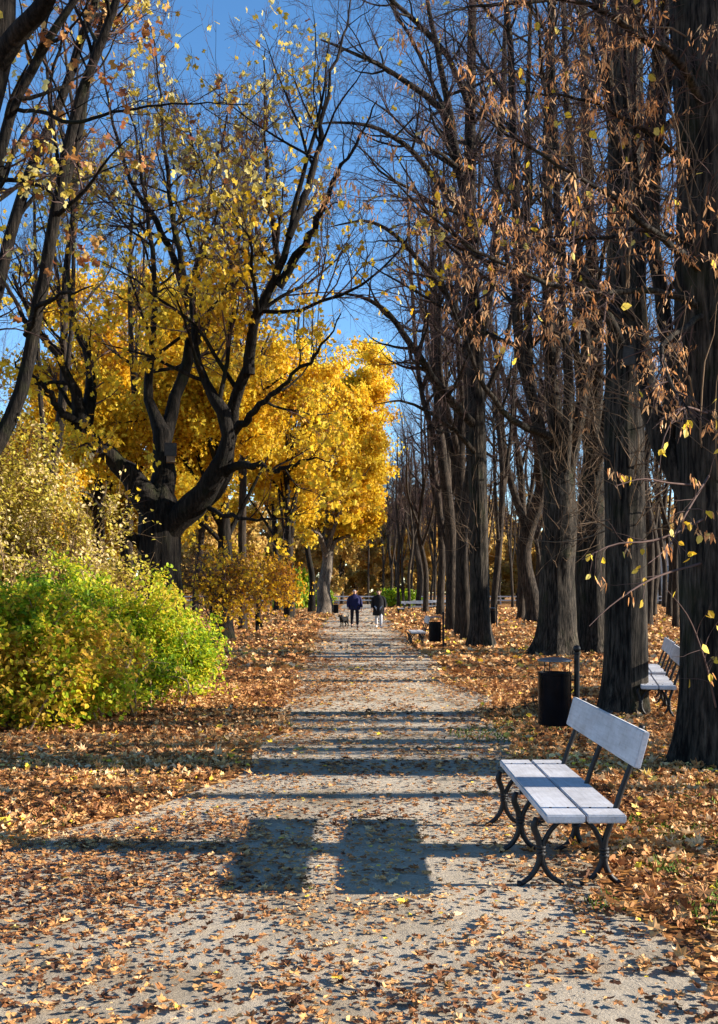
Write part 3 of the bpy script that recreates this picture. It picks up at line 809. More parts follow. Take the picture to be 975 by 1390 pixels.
# --- the old maple on the left and the oak beside it ---------------------------
def maple_old():
    rng = np.random.default_rng(21)
    Y = 20.
    tb, cb, fb = MB(), MB(), MB()
    tp, tr = trace([(224, 912, Y, .60), (221, 850, Y, .46), (217, 780, Y, .41), (216, 735, Y, .41), (217, 700, Y, .40), (219, 675, Y, .30), (221, 655, Y, .12)])
    tp[0, 2] = -.1
    trunk_mesh(tb, tp, tr, rng, 40, 40, .7, .5, .09)
    limbs = [
        [(214, 700, Y, .40), (190, 660, 19.8, .36), (150, 622, 19.5, .30), (115, 595, 19.2, .27), (106, 565, 19, .24), (95, 520, 18.8, .16), (70, 480, 18.6, .13), (45, 440, 18.4, .09), (20, 380, 18.2, .05)],
        [(108, 580, 19.1, .2), (120, 540, 19.3, .17), (112, 480, 19.5, .14), (98, 430, 19.6, .11), (85, 380, 19.7, .08), (88, 300, 19.8, .05), (95, 200, 19.9, .02)],
        [(215, 700, Y, .36), (222, 640, 20.2, .33), (220, 590, 20.3, .27), (206, 555, 20.5, .18), (206, 500, 20.7, .14), (210, 420, 20.9, .11), (208, 330, 21, .09), (195, 230, 21.2, .06), (180, 120, 21.4, .03)],
        [(222, 600, 20.2, .22), (235, 545, 20.6, .17), (250, 480, 20.8, .16), (256, 410, 20.9, .15), (250, 350, 21, .13), (240, 290, 21, .11), (228, 200, 21, .08), (220, 110, 21, .05), (212, 0, 21, .02)],
        [(222, 720, Y, .42), (262, 690, 19.7, .37), (290, 650, 19.4, .32), (306, 610, 19.2, .27), (303, 575, 19.1, .25), (285, 540, 19.2, .18), (266, 490, 19.4, .15), (258, 430, 19.5, .12), (270, 360, 19.7, .09), (285, 280, 19.9, .06), (300, 180, 20, .03)],
        [(220, 705, 20.2, .34), (265, 690, 20.5, .30), (300, 660, 20.4, .27), (312, 600, 20., .24), (318, 555, 19.6, .22), (340, 505, 19.2, .19), (352, 450, 19., .17), (378, 385, 18.8, .14), (392, 320, 18.6, .11), (405, 240, 18.4, .08), (420, 140, 18.2, .05), (440, 40, 18, .02)],
        [(338, 508, 19.2, .15), (345, 430, 19.4, .13), (372, 370, 19.6, .11), (368, 310, 19.8, .09), (360, 230, 20, .07), (350, 150, 20.1, .045), (345, 60, 20.2, .02)],
        [(312, 590, 19.8, .12), (350, 565, 19.2, .09), (385, 540, 18.8, .07), (430, 500, 18.3, .05), (460, 440, 18, .02)],
        [(378, 388, 18.8, .12), (408, 322, 18.4, .10), (438, 255, 18, .08), (470, 185, 17.7, .05), (505, 110, 17.4, .02)],
        [(392, 322, 18.6, .10), (425, 215, 18.8, .08), (448, 100, 19, .05), (468, -20, 19.2, .02)],
        [(256, 410, 20.9, .13), (222, 330, 21.4, .10), (165, 240, 21.8, .07), (130, 130, 22, .04), (115, 30, 22, .015)],
        [(300, 640, 19.4, .12), (345, 628, 18.9, .09), (385, 640, 18.5, .06), (420, 625, 18.2, .035), (455, 630, 18, .012)],
        [(262, 470, 20.6, .11), (300, 420, 21.2, .08), (320, 350, 21.7, .06), (318, 250, 22, .04), (330, 150, 22.2, .015)],
        [(200, 740, Y, .16), (178, 722, 19.6, .13), (160, 705, 19.3, .10), (138, 685, 19, .06), (115, 672, 18.7, .02)],
        [(285, 690, 19.6, .07), (320, 700, 19., .05), (360, 712, 18.6, .035), (400, 700, 18.3, .02), (420, 680, 18, .008)],
        [(112, 575, 19.2, .12), (80, 545, 18.8, .09), (60, 520, 18.5, .06), (30, 500, 18.2, .03)],
    ]
    LP, LR = [], []
    for l in limbs:
        p, r = trace(l); q = resample(p, r*np.interp(np.arange(len(r)), [0, 3, 8], [.80, .56, .50]), 24); LP.append(q[0]); LR.append(q[1])
    LP, LR = np.array(LP), np.array(LR)
    w = np.cumsum(rng.normal(size=LP.shape)*.034, 1); w -= w[:, :1]; LP += w
    LR = LR*(1 + rng.normal(size=LR.shape)*.07)
    tb.add(*tubes(LP, LR, 14))
    L1 = level(LP, LR, 125, rng, .3, 1., 48, 13, .44, .8, 4.2, .5, .05, .006, 11, .14, (0, 0, .06))
    L2 = level(*L1, 800, rng, .15, 1., 42, 13, .5, .5, 2.0, .6, .025, .004, 8, .14, (0, 0, .05))
    L3 = level(*L2, 3800, rng, .1, 1., 42, 14, .5, .3, 1.0, .6, .009, .0036, 6, .15, (0, 0, .04))
    L4 = level(*L3, 9500, rng, .1, 1., 42, 14, .6, .2, .6, .7, .005, .003, 4, .15, (0, 0, .03))
    tb.add(*tubes(*L1, 7))
    cb.add(*tubes(*L2, 5)); cb.add(*tubes(*L3, 3)); cb.add(*tubes(*L4, 3))
    pos = np.concatenate([along(L4[0], 34000, rng, .2, 1, .08), along(L3[0], 10000, rng, .3, 1, .08)])
    # leaves stay thick low down and thin out towards the top
    p = np.interp(pos[:, 2], [1.0, 5.5, 6.8, 8.0, 13], [1., 1., .40, .15, .09])
    cl = fbm(pos[:, 0]*.9 + 40, pos[:, 2]*.9 + pos[:, 1]*.5)
    pos = pos[rng.random(len(pos)) < p*np.clip((cl-.28)*3.2, .05, 1)]
    n_ = len(pos)
    dn = norm(rng.normal(size=(n_, 3))*.7 + np.array([0, 0, -.55]))
    hi = np.clip((pos[:, 2]-6.5)/3, 0, 1)
    low = hi < rng.random(n_)
    add_leaves(fb, pos[low], frame_rot(dn[low], rng), rng.uniform(.08, .14, low.sum()), LOBE, 0, np.clip(rng.beta(2.5, 1.7, low.sum()), 0, 1))
    hi_ = ~low
    add_leaves(fb, pos[hi_], frame_rot(dn[hi_], rng), rng.uniform(.09, .14, hi_.sum()), LOBE, 1, rng.random(hi_.sum())**.8)
    finish_tree('maple_tree', tb, cb, fb, (tp[0, 0], tp[0, 1], 0), 'old black limbed maple forking low behind the green shrub', 'tree', None, ('maple', 'twig', ('yellow', 'sparse')))
maple_old()

def oak():
    rng = np.random.default_rng(31)
    tb, cb, fb = MB(), MB(), MB()
    Y = 15.5
    base = at(-70, HY + 1.6*FPX/Y, Y)
    tp = np.array([[base[0], Y, -.1], [base[0], Y, .6], [base[0]+.1, Y, 1.6], at(-45, 640, Y)]); tr = np.array([.5, .42, .4, .38])
    trunk_mesh(tb, tp, tr, rng, 32, 24, .6, .4, .08)
    limbs = [
        [(-48, 670, Y, .26), (0, 585, Y, .19), (28, 510, Y, .165), (45, 430, Y, .155), (62, 350, 15.4, .15), (78, 250, 15.3, .135), (108, 130, 15.2, .12), (150, 20, 15.1, .10), (185, -80, 15, .08), (230, -250, 14.8, .03)],
        [(-50, 680, Y, .25), (-18, 470, 15.8, .17), (10, 330, 16, .15), (35, 240, 16.1, .14), (70, 150, 16.2, .12), (105, 50, 16.3, .11), (135, -60, 16.4, .08), (160, -220, 16.5, .03)],
        [(-50, 650, Y, .22), (-40, 430, 15., .17), (-12, 260, 14.7, .14), (15, 150, 14.5, .12), (55, 65, 14.3, .10), (95, 0, 14.2, .08), (140, -100, 14, .03)],
        [(58, 365, 15.4, .10), (80, 270, 15.6, .09), (105, 170, 15.8, .08), (125, 70, 16, .07), (155, -40, 16.1, .05), (180, -180, 16.2, .02)],
        [(12, 145, 14.6, .05), (60, 148, 14.2, .045), (105, 165, 13.9, .04), (160, 152, 13.6, .03), (240, 146, 13.3, .02), (330, 145, 13, .008)],
        [(35, 455, Y, .08), (60, 420, 15., .06), (90, 405, 14.7, .04), (130, 395, 14.4, .015)],
    ]
    LP, LR = [], []
    for l in limbs:
        p, r = trace(l); q = resample(p, r*.62, 24); LP.append(q[0]); LR.append(q[1])
    LP, LR = np.array(LP), np.array(LR)
    w = np.cumsum(rng.normal(size=LP.shape)*.015, 1); w -= w[:, :1]; LP += w
    tb.add(*tubes(LP, LR, 14))
    L1 = level(LP, LR, 70, rng, .2, 1., 48, 14, .3, .7, 2.6, .45, .045, .006, 10, .14, (0, 0, .05))
    L2 = level(*L1, 330, rng, .15, 1., 45, 14, .5, .4, 1.5, .6, .018, .004, 8, .15, (0, 0, .02))
    L3 = level(*L2, 1300, rng, .1, 1., 45, 14, .5, .25, .8, .6, .007, .003, 6, .16, (0, 0, .0))
    tb.add(*tubes(*L1, 7)); cb.add(*tubes(*L2, 5)); cb.add(*tubes(*L3, 3))
    pos = along(L3[0], 4200, rng, .3, 1, .05)
    cl = fbm(pos[:, 0]*1.3 + 4, pos[:, 2]*1.3)
    pos = pos[rng.random(len(pos)) < np.clip((cl-.42)*5, .03, 1)*np.interp(pos[:, 2], [3, 7, 10], [1, .7, .45])]; n_ = len(pos)
    cl = fbm(pos[:, 0]*1.1 + 50, pos[:, 2]*1.1 + 9)
    mt = cl > .5
    dn = norm(rng.normal(size=(n_, 3))*.7 + np.array([0, 0, -.5]))
    rt = frame_rot(dn, rng)
    add_leaves(fb, pos[mt], rt[mt], rng.uniform(.09, .14, mt.sum()), LOBE, 0, rng.random(mt.sum()))
    add_leaves(fb, pos[~mt], rt[~mt], rng.uniform(.08, .13, (~mt).sum()), LOBE, 1, rng.random((~mt).sum()))
    finish_tree('oak_tree', tb, cb, fb, (base[0], Y, 0), 'leaning dark oak stems at the left edge with sparse brown leaves', 'tree', None, ('maple', 'twig', ('oak', 'sparse')))
    # a nearer, thicker trunk cut by the upper left corner
    tb, cb, fb = MB(), MB(), MB()
    Y = 9.0
    tp, tr = trace([(-125, HY + 1.6*FPX/Y, Y, .36), (-115, 900, Y, .30), (-110, 600, Y, .24), (-70, 330, Y, .21), (-35, 170, Y, .18), (-4, 60, Y, .15), (2, -40, Y, .12), (10, -200, Y, .1), (5, -500, Y, .04)])
    tp[0, 2] = -.1
    trunk_mesh(tb, tp, tr, rng, 32, 40, .7, .35, .06)
    LP, LR = [], []
    for l in ([(-12, 100, Y, .10), (22, 48, 8.8, .085), (58, 8, 8.6, .075), (85, -50, 8.4, .05), (120, -160, 8.2, .03)], [(-30, 220, Y, .07), (-80, 60, 9.4, .05), (-110, -100, 9.8, .02)]):
        p, r = trace(l); q = resample(p, r, 18); LP.append(q[0]); LR.append(q[1])
    LP, LR = np.array(LP), np.array(LR)
    tb.add(*tubes(LP, LR, 12))
    L1 = level(LP, LR, 14, rng, .3, 1., 48, 14, .4, .6, 1.8, .4, .02, .005, 9, .14, (0, 0, .0))
    L2 = level(*L1, 70, rng, .15, 1., 45, 14, .5, .3, 1., .6, .01, .003, 7, .15, (0, 0, -.02))
    tb.add(*tubes(*L1, 6)); cb.add(*tubes(*L2, 4))
    pos = along(L2[0], 110, rng, .3, 1, .03); n_ = len(pos)
    add_leaves(fb, pos, frame_rot(norm(rng.normal(size=(n_, 3)) + np.array([0, 0, -.6])), rng), rng.uniform(.08, .13, n_), LOBE, 0, rng.random(n_))
    finish_tree('maple_tree', tb, cb, fb, (tp[0, 0], Y, 0), 'dark trunk cut off by the upper left corner', 'tree', None, ('maple', 'twig', 'sparse'))
oak()

# --- yellow maples behind ------------------------------------------------------
def leafy_tree(px, Y, rtrunk, Htr, crown_c, crown_r, nleaf, seed, label, name='maple_tree', group='yellow maples behind the old maple', leafm='yellow', size=(.13, .2), X=None, trunkm='maple', base_tint=0.04, hole=.45):
    """trunk, limbs and a crown of leaf clumps carried by real twigs"""
    rng = np.random.default_rng(seed)
    x = (px - CX)/FPX*Y if X is None else X
    tb, cb, fb = MB(), MB(), MB()
    tp = np.array([[x, Y, -.1], [x + rng.normal()*.05, Y, .8], [x + rng.normal()*.1, Y, Htr*.5], [x + rng.normal()*.2, Y + rng.normal()*.2, Htr], [crown_c[0]*.6 + x*.4, Y, crown_c[2]]])
    tr = np.array([rtrunk*1.1, rtrunk, rtrunk*.9, rtrunk*.75, rtrunk*.35])
    trunk_mesh(tb, tp, tr, rng, 24, 24, .6, .4, .07)
    cr = np.asarray(crown_r, float); cc = np.asarray(crown_c, float)
    nl = 13
    dirs = norm(rng.normal(size=(nl, 3)) + np.array([0, 0, .15])); ends = cc + dirs*cr*rng.uniform(.55, .95, (nl, 1))
    st = np.array([x, Y, Htr]) + (np.array([crown_c[0]*.6 + x*.4, Y, crown_c[2]]) - np.array([x, Y, Htr]))*rng.uniform(0, .8, (nl, 1))
    LP = np.array([resample(np.array([a, (a*.6+b*.4) + rng.normal(size=3)*.25 + np.array([0, 0, .3]), b]), [1, 1, 1], 14)[0] for a, b in zip(st, ends)])
    LR = np.linspace(1, .12, 14)[None]*rng.uniform(.25, .45, (nl, 1))*rtrunk
    tb.add(*tubes(LP, LR, 8))
    L1 = level(LP, LR, 90, rng, .2, 1, 45, 14, .42, .8, 3.5, .55, .05, .008, 9, .14, (0, 0, .02))
    L2 = level(*L1, 480, rng, .15, 1, 45, 14, .5, .5, 1.8, .6, .02, .006, 7, .15, (0, 0, -.01))
    L3 = level(*L2, 1500, rng, .1, 1, 45, 14, .55, .3, 1., .6, .008, .005, 5, .15, (0, 0, -.02))
    cb.add(*tubes(*L1, 5)); cb.add(*tubes(*L2, 4)); cb.add(*tubes(*L3, 3))
    pos = np.concatenate([along(L3[0], int(nleaf*1.0), rng, .1, 1, .22), along(L2[0], int(nleaf*.5), rng, .2, 1, .25)])
    cl = fbm(pos[:, 0]*.55 + seed, pos[:, 2]*.55 + pos[:, 1]*.35)
    pos = pos[(rng.random(len(pos)) < np.clip((cl - hole)*5 + .35, .08, 1)) & (pos[:, 2] > .5)]
    n_ = len(pos)
    dn = norm(rng.normal(size=(n_, 3))*.7 + np.array([0, 0, -.5]))
    cl2 = fbm(pos[:, 0]*.8 + seed*3, pos[:, 2]*.8)
    add_leaves(fb, pos, frame_rot(dn, rng), rng.uniform(*size, n_)*.78, LOBE, 0, np.clip(rng.beta(2.6, 1.9, n_) + (cl2-.5)*.9 + base_tint, 0, 1))
    return finish_tree(name, tb, cb, fb, (x, Y, 0), label, 'tree', group, (trunkm, 'twig', leafm))

def pc(px, py, Y): return at(px, py, Y)
leafy_tree(305, 33, .30, 3.0, pc(285, 540, 33), (4.2, 3.2, 4.4), 44000, 41, 'golden maple with a dark leaning trunk just behind the old maple')
leafy_tree(441, 70, .52, 3.2, pc(450, 680, 70), (5.8, 5, 6.4), 40000, 42, 'golden maple with a stout pale trunk near the man and dog', trunkm='palebark', size=(.2, .32), base_tint=.08, hole=.42)
leafy_tree(378, 80, .32, 4.0, pc(365, 580, 80), (7.0, 5, 10.5), 36000, 43, 'tall golden maple with a thin trunk left of the stout pale trunk', size=(.26, .4), hole=.42)
leafy_tree(130, 40, .30, 3.5, pc(125, 545, 40), (4.6, 3.5, 6.2), 38000, 44, 'golden maple seen through the left limbs of the old maple')
leafy_tree(10, 37, .30, 3.5, pc(15, 640, 37), (3.5, 3, 4.5), 20000, 45, 'golden maple behind the leaning oak stems at the left edge')
leafy_tree(235, 52, .35, 4., pc(220, 500, 52), (6.2, 4, 7.0), 38000, 46, 'tallest golden maple directly behind the old maple crown', size=(.17, .28))
leafy_tree(392, 58, .24, 3.5, pc(388, 590, 58), (4.2, 3.6, 6.6), 34000, 52, 'rounded golden maple filling the gap right of the old maple', size=(.17, .27))
leafy_tree(165, 60, .26, 3.0, pc(160, 675, 60), (4.6, 4, 5.2), 28000, 51, 'low crowned golden maple seen left of the fork of the old maple', size=(.2, .3))
leafy_tree(424, 77, .26, 5.0, pc(476, 575, 77), (4.7, 4, 8.4), 36000, 47, 'bright yellow maple leaning over the left edge of the path', size=(.22, .34), base_tint=.15, hole=.42)
leafy_tree(350, 38, .06, .6, pc(350, 797, 38), (1.7, 1.2, .5), 2300, 48, 'low spreading golden sapling on the leafy ground behind the green shrub', name='young_maple_tree', group='low golden saplings', size=(.10, .17), hole=.38, base_tint=-.2)
leafy_tree(290, 29, .05, .5, pc(285, 800, 29), (.8, .8, .55), 1800, 49, 'small golden sapling touching the right end of the green shrub', name='young_maple_tree', group='low golden saplings', size=(.10, .16), hole=.38, base_tint=-.15)

# far belt of brown and olive trees closing the view
rg = np.random.default_rng(8)
fr = leafy_tree(0, 140, .3, 3, (0, 140, 9), (6.5, 5, 8.5), 12000, 50, 'hazy brown tree in the far belt closing the view', name='autumn_tree', group='far belt of brown trees', leafm='far_leaf', size=(.5, .8), X=0, trunkm='wood')
k = 0
for x in np.arange(-66, 78, 3.6):
    if k > 0:
        c = copy_tree(fr); c.location = (x + rg.normal()*1.5, 134 + rg.uniform(-6, 22), 0); c.rotation_euler = (0, 0, rg.uniform(0, 6.28)); sc = rg.uniform(.7, 1.05); c.scale = (sc, sc, sc*(.5 if k % 3 == 0 else 1))
    else: fr.location = (x, 146, 0)
    k += 1

for x in np.arange(-70, 82, 4.1):
    c = copy_tree(fr); c.location = (x + rg.normal()*1.2, 166 + rg.uniform(-5, 5), -.6); c.rotation_euler = (0, 0, rg.uniform(0, 6.28)); sc = rg.uniform(.9, 1.15); c.scale = (sc, sc, sc)
c = copy_tree(fr); c.location = (2.2, 150, -1); c.scale = (.7, .7, .6)
# ------------------------------------------------------------------ shrubs
def shrub(loc, blobs, nstem, nleaf, seed, label, leafm, size, tint=(0, 1), name='shrub', tpl=OVAL, twigm='twigpale', group=None):
    """arching stems from one base, leaves carried on their twigs inside uneven lobes"""
    rng = np.random.default_rng(seed)
    loc = np.asarray(loc, float)
    st, fb = MB(), MB()
    w = np.array([b[3]*b[4]*b[5] for b in blobs]); w = w/w.sum()
    SP, SR = [], []
    for q in range(nstem):
        b = blobs[rng.choice(len(blobs), p=w)]
        d = norm(rng.normal(size=3)); e = np.array(b[:3]) + d*np.array(b[3:6])*rng.uniform(.5, 1.22)
        e[2] = max(e[2], .25)
        a = np.array([loc[0] + (b[0]-loc[0])*.7 + rng.normal()*.25, loc[1] + (b[1]-loc[1])*.7 + rng.normal()*.2, 0])
        m = a*.5 + e*.5 + np.array([rng.normal()*.15, rng.normal()*.15, .25*abs(e[2])])
        p, r = resample(np.array([a, m, e]), [.016, .011, .004], 12); SP.append(p); SR.append(r)
    SP, SR = np.array(SP), np.array(SR)
    A = level(SP, SR, nstem*7, rng, .2, 1, 45, 15, .4, .25, 1.0, .6, .006, .003, 7, .16, (0, 0, .05))
    B = level(*A, nstem*22, rng, .1, 1, 45, 15, .5, .15, .5, .7, .004, .0022, 5, .16, (0, 0, .03))
    st.add(*tubes(SP, SR, 5)); st.add(*tubes(*A, 4)); st.add(*tubes(*B, 3))
    pos = np.concatenate([along(B[0], int(nleaf*.75), rng, .1, 1, .045), along(A[0], int(nleaf*.3), rng, .2, 1, .045)])
    # fill of the lobes, crowded towards their outside
    nf = int(nleaf*.42); bi = rng.choice(len(blobs), nf, p=w); bl = np.array(blobs)[bi]
    d = norm(rng.normal(size=(nf, 3))); rr = rng.random(nf)**.45
    lump = .62 + .75*fbm(d[:, 0]*2.5 + bi, d[:, 2]*2.5 + d[:, 1]*1.7)
    pos = np.concatenate([pos, bl[:, :3] + d*bl[:, 3:6]*(rr*lump)[:, None]])
    pos = pos[pos[:, 2] > .06]
    cl = fbm(pos[:, 0]*2.1 + seed, pos[:, 2]*2.1 + pos[:, 1]*1.4)
    pos = pos[rng.random(len(pos)) < np.clip((cl-.33)*6, .08, 1)]
    n_ = len(pos)
    dn = norm(rng.normal(size=(n_, 3))*.8 + np.array([0, 0, -.25]))
    cl2 = fbm(pos[:, 0]*.9 + 3*seed, pos[:, 2]*1.1)
    t = np.clip(tint[0] + (tint[1]-tint[0])*np.clip(rng.random(n_)*.95 - .1 + (cl2-.38)*1.3 + (fbm(pos[:, 0]*4+seed, pos[:, 2]*4)-.5)*.5, 0, 1), 0, 1)
    add_leaves(fb, pos, frame_rot(dn, rng, np.array([[.3, -.2, 1.]])), rng.uniform(*size, n_), tpl, 0, t)
    root = empty(name, tuple(loc), label, 'shrub', group)
    st.build('stems', M[twigm], root, loc=loc)
    fb.build('foliage', M[leafm], root, smooth=False, loc=loc)
    return root

GS = 'shrubs along the left edge of the path'
shrub((-3.1, 14.6, 0), [(-3.1, 14.6, .90, 1.0, .9, .85), (-2.45, 14.3, .70, .6, .6, .65), (-3.9, 14.3, 1.05, .8, .8, .85), (-2.75, 13.6, .5, .5, .5, .45)], 60, 27000, 61,
      'bright green low shrub at the right end of the hedge of shrubs', 'green', (.038, .075), (.08, .9), group=GS)
shrub((-4.0, 12.2, 0), [(-4.1, 12.2, .85, .95, .85, .9), (-3.25, 12.1, .75, .6, .7, .75), (-3.6, 11.4, .45, .7, .55, .5), (-4.6, 11.6, .8, .8, .8, .9), (-2.85, 12.7, .55, .5, .5, .5)], 80, 40000, 62,
      'yellow green leafy shrub at the left edge, nearest the camera', 'green', (.040, .085), (.15, 1.2), group=GS)
shrub((-5.6, 17.0, 0), [(-5.7, 16.4, 2.9, 1.1, 1.0, 1.6), (-6.4, 16.2, 2.9, 1., 1., 1.7), (-4.6, 16.4, 2.0, .9, .9, 1.4), (-5.2, 15.6, 1.5, .9, .8, 1.2), (-3.7, 16.2, 1.6, .6, .6, .9)], 120, 46000, 63,
      'tall olive and straw coloured shrub rising behind the green ones', 'olive', (.045, .08), (-.1, 1.1), group=GS)
# low green bushes far ahead, past the walkers
gb = shrub((3.4, 104, 0), [(3.4, 104, 1.0, 1.8, 1.2, 1.1), (5.0, 104, .8, 1.3, 1, .9)], 26, 3600, 64, 'low green bush far ahead, past the walking couple', 'green', (.16, .26), (.1, .6), name='bush', group='green bushes beyond the benches', tpl=DIAM)
b2 = relabel(copy_tree(gb), 'low green bush beside the farther rail, left of the walking man'); b2.location = (-5.5, 108, 0)
b3 = relabel(copy_tree(gb), 'tall green bush behind the stout pale trunk'); b3.location = (-6.4, 88, 0); b3.scale = (.8, .8, 2.0)

# ------------------------------------------------------------------ benches
def make_bench(label):
    """origin: ground under the middle, sitter faces -X, length along Y"""
    root = empty('park_bench', (0, 0, 0), label, 'bench', 'white park benches')
    L = 1.75; zt = .425
    for x0 in (.0, .217):
        bm_obj('seat_plank', bm_box(.207, L, .045, (x0 + .1035, 0, zt - .0225), .007), M['bench'], root)
    tilt = math.atan2(.05, .185)
    rotb = Matrix.Rotation(tilt, 4, 'Y')
    bm_obj('backrest', bm_box(.035, L, .20, (.505, 0, .765), .006, rotb), M['bench'], root)
    for yy in (-.70, 0, .70):
        fr = MB()
        fr.add(*tube1([(.0, yy, .372), (.21, yy, .366), (.40, yy, .366)], .013, 8, 6))
        f = fr.build('leg_frame', M['iron'], root)
        fl = MB()
        fl.add(*tube1([(-.02, yy, .372), (-.035, yy, .33), (-.012, yy, .26), (.004, yy, .19)], [.014, .02, .018, .019], 12, 8))
        fl.add(*tube1([(.004, yy, .19), (.035, yy, .27), (.075, yy, .325), (.125, yy, .366)], [.016, .015, .014, .012], 12, 8))
        fl.add(*tube1([(.004, yy, .19), (-.012, yy, .12), (-.05, yy, .055), (-.105, yy, .012)], [.019, .017, .016, .014], 12, 8))
        fl.add(*tube1([(-.105, yy, .012), (-.125, yy, .012)], [.016, .02], 4, 8))
        fl.add(*tube1([(.004, yy, .19), (.02, yy, .11), (.06, yy, .05), (.125, yy, .014)], [.018, .016, .015, .013], 12, 8))
        for dz in (.175, .195, .213): fl.add(*tube1([(.003, yy, dz-.006), (.003, yy, dz+.006)], .028, 4, 10))
        fl.build('front_leg', M['iron'], f)
        rl = MB()
        rl.add(*tube1([(.345, yy, .18), (.352, yy, .25), (.375, yy, .32), (.395, yy, .375)], [.019, .018, .018, .017], 12, 8))
        rl.add(*tube1([(.345, yy, .18), (.32, yy, .26), (.285, yy, .32), (.235, yy, .366)], [.016, .015, .014, .012], 12, 8))
        rl.add(*tube1([(.345, yy, .18), (.355, yy, .11), (.385, yy, .05), (.435, yy, .012)], [.018, .017, .016, .016], 12, 8))
        rl.add(*tube1([(.345, yy, .18), (.325, yy, .11), (.285, yy, .05), (.215, yy, .014)], [.018, .016, .015, .013], 12, 8))
        for dz in (.165, .185, .203): rl.add(*tube1([(.346, yy, dz-.006), (.346, yy, dz+.006)], .028, 4, 10))
        rl.build('rear_leg', M['iron'], f)
        bp = MB()
        bp.add(*tube1([(.395, yy, .375), (.44, yy, .52), (.492, yy, .66), (.545, yy, .84)], [.017, .016, .016, .014], 14, 8))
        bp.add(*tube1([(.545, yy, .84), (.554, yy, .872)], [.019, .015], 4, 8))
        bp.build('back_post', M['iron'], f)
    for yy in (-.70, .70):
        for x0 in (.055, .15, .27, .37): MB().add(*tube1([(x0, yy, zt-.002), (x0, yy, zt+.004)], .007, 4, 8)).build('bolt', M['iron'], root)
    return root
bench = make_bench('white two plank bench with black iron legs, nearest one beside the path')
bench.location = (.985, 6.18, 0)
def put_bench(x, y, rz, label):
    b = relabel(copy_tree(bench), label)
    b.location = (x, y, 0); b.rotation_euler = (0, 0, rz)
    return b
put_bench(3.72, 13.45, R(-13), 'white bench half hidden by the massive cropped trunk, the nearer of two')
put_bench(4.25, 15.6, R(-13), 'white bench just behind another, seen past the massive cropped trunk')
put_bench(1.52, 30.1, 0, 'white bench beside the far litter bin')
put_bench(2.75, 71, 0, 'far white bench seen side on at the path, left of the far group')
put_bench(4.1, 77, R(90), 'far white bench facing the camera beside the side on bench')
put_bench(5.2, 82, R(90), 'far white bench facing the camera in the middle of the far group')
put_bench(6.6, 86, R(90), 'far white bench at the right end of the far group')
put_bench(3.9, 112, R(90), 'smallest white bench, farthest along the path')
put_bench(26.5, 82, R(90), 'white bench far off in front of the pale building')

# ------------------------------------------------------------------ litter bins
def make_bin(label):
    """origin: foot of the post; the barrel hangs on its -X side"""
    root = empty('litter_bin', (0, 0, 0), label, 'litter bin', 'black litter bins on posts')
    bm_obj('post', [lathe_bm([(.042, -.05), (.042, .02), (.034, .04), (.030, .06), (.030, .93), (.036, .935), (.036, .95), (.022, .955)], 20)], M['iron'], root)
    bm_obj('finial', [lathe_bm([(.004, .952), (.022, .958), (.036, .975), (.041, .992), (.038, 1.010), (.024, 1.026), (.004, 1.032)], 20)], M['iron'], root)
    c = (-.235, 0, 0)
    bm_obj('barrel', [lathe_bm([(.165, .19), (.172, .195), (.174, .21), (.174, .715), (.180, .72), (.180, .745), (.166, .745), (.160, .72), (.158, .24), (.02, .235)], 36, c)], M['binmetal'], root)
    lid = bm_obj('lid', [lathe_bm([(.178, .862), (.184, .866), (.182, .878), (.13, .893), (.06, .902), (.005, .904)], 36, c)], M['lid'], root)
    ar = [bm_box(.05, .012, .02, (-.24 + .175 + .022, .0, z), .002) for z in (.30, .66)]
    bm_obj('bracket', ar, M['iron'], root)
    sp = MB()
    for a in (0, 2.094, 4.189):
        sp.add(*tube1([(c[0] + .16*math.cos(a), .16*math.sin(a), .74), (c[0] + .16*math.cos(a), .16*math.sin(a), .866)], .006, 4, 6))
    sp.build('lid_rod', M['iron'], lid)
    return root
bn = make_bin('black litter bin on a ball topped post behind the white bench')
bn.location = (2.31, 10.7, 0)
def put_bin(x, y, rz, label):
    b = relabel(copy_tree(bn), label); b.location = (x, y, 0); b.rotation_euler = (0, 0, rz); return b
put_bin(2.38, 28.5, 0, 'black litter bin standing in front of the far side on bench')
put_bin(-1.75, 66, R(180), 'black litter bin beside the stout pale trunk, left of the man')
put_bin(6.05, 44.3, 0, 'black litter bin half hidden behind a trunk in the wood')

# ------------------------------------------------------------------ nest boxes
def nest_box(loc, rz, label, plate=True):
    root = empty('nest_box', loc, label, 'nest box', None, rz)
    bm_obj('box_body', bm_box(.17, .18, .33, (0, 0, .165), .004), M['nest'], root)
    bm_obj('roof', bm_box(.23, .26, .025, (.0, -.02, .348), .004, Matrix.Rotation(R(-9), 4, 'X')), M['nestroof'], root)
    bm_obj('entrance_ring', [lathe_bm([(.034, 0), (.034, .012), (.020, .012), (.020, 0)], 20, (0, 0, 0), False)], M['nestroof'], root)
    e = root.children[-1]; e.location = (0, -.091, .215); e.rotation_euler = (R(90), 0, 0)
    if plate:
        p = bm_obj('number_plate', bm_box(.004, .11, .085, (.0885, -.0, .27), .001), M['white'], root)
        mk = MB()
        # two small dark marks on the plate, as blurred as in the photograph
        for (y0, z0, w, h) in ((-.018, .285, .03, .014), (-.03, .272, .012, .022), (-.008, .258, .028, .012), (.026, .27, .012, .03), (.012, .256, .012, .012)):
            bb = bm_box(.003, w, h, (.0915, y0, z0))
            vv = np.array([v.co[:] for v in bb.verts]); bb.verts.index_update(); mk.add(vv, [[v.index for v in f.verts] for f in bb.faces]); bb.free()
        mk.build('mark', M['black'], p, smooth=False)
    return root
q = at(873, 512, 12.80)
nest_box(tuple(q), R(-32), 'grey wooden nest box with a white number plate on the upright linden')
q = at(232, 628, 19.55)
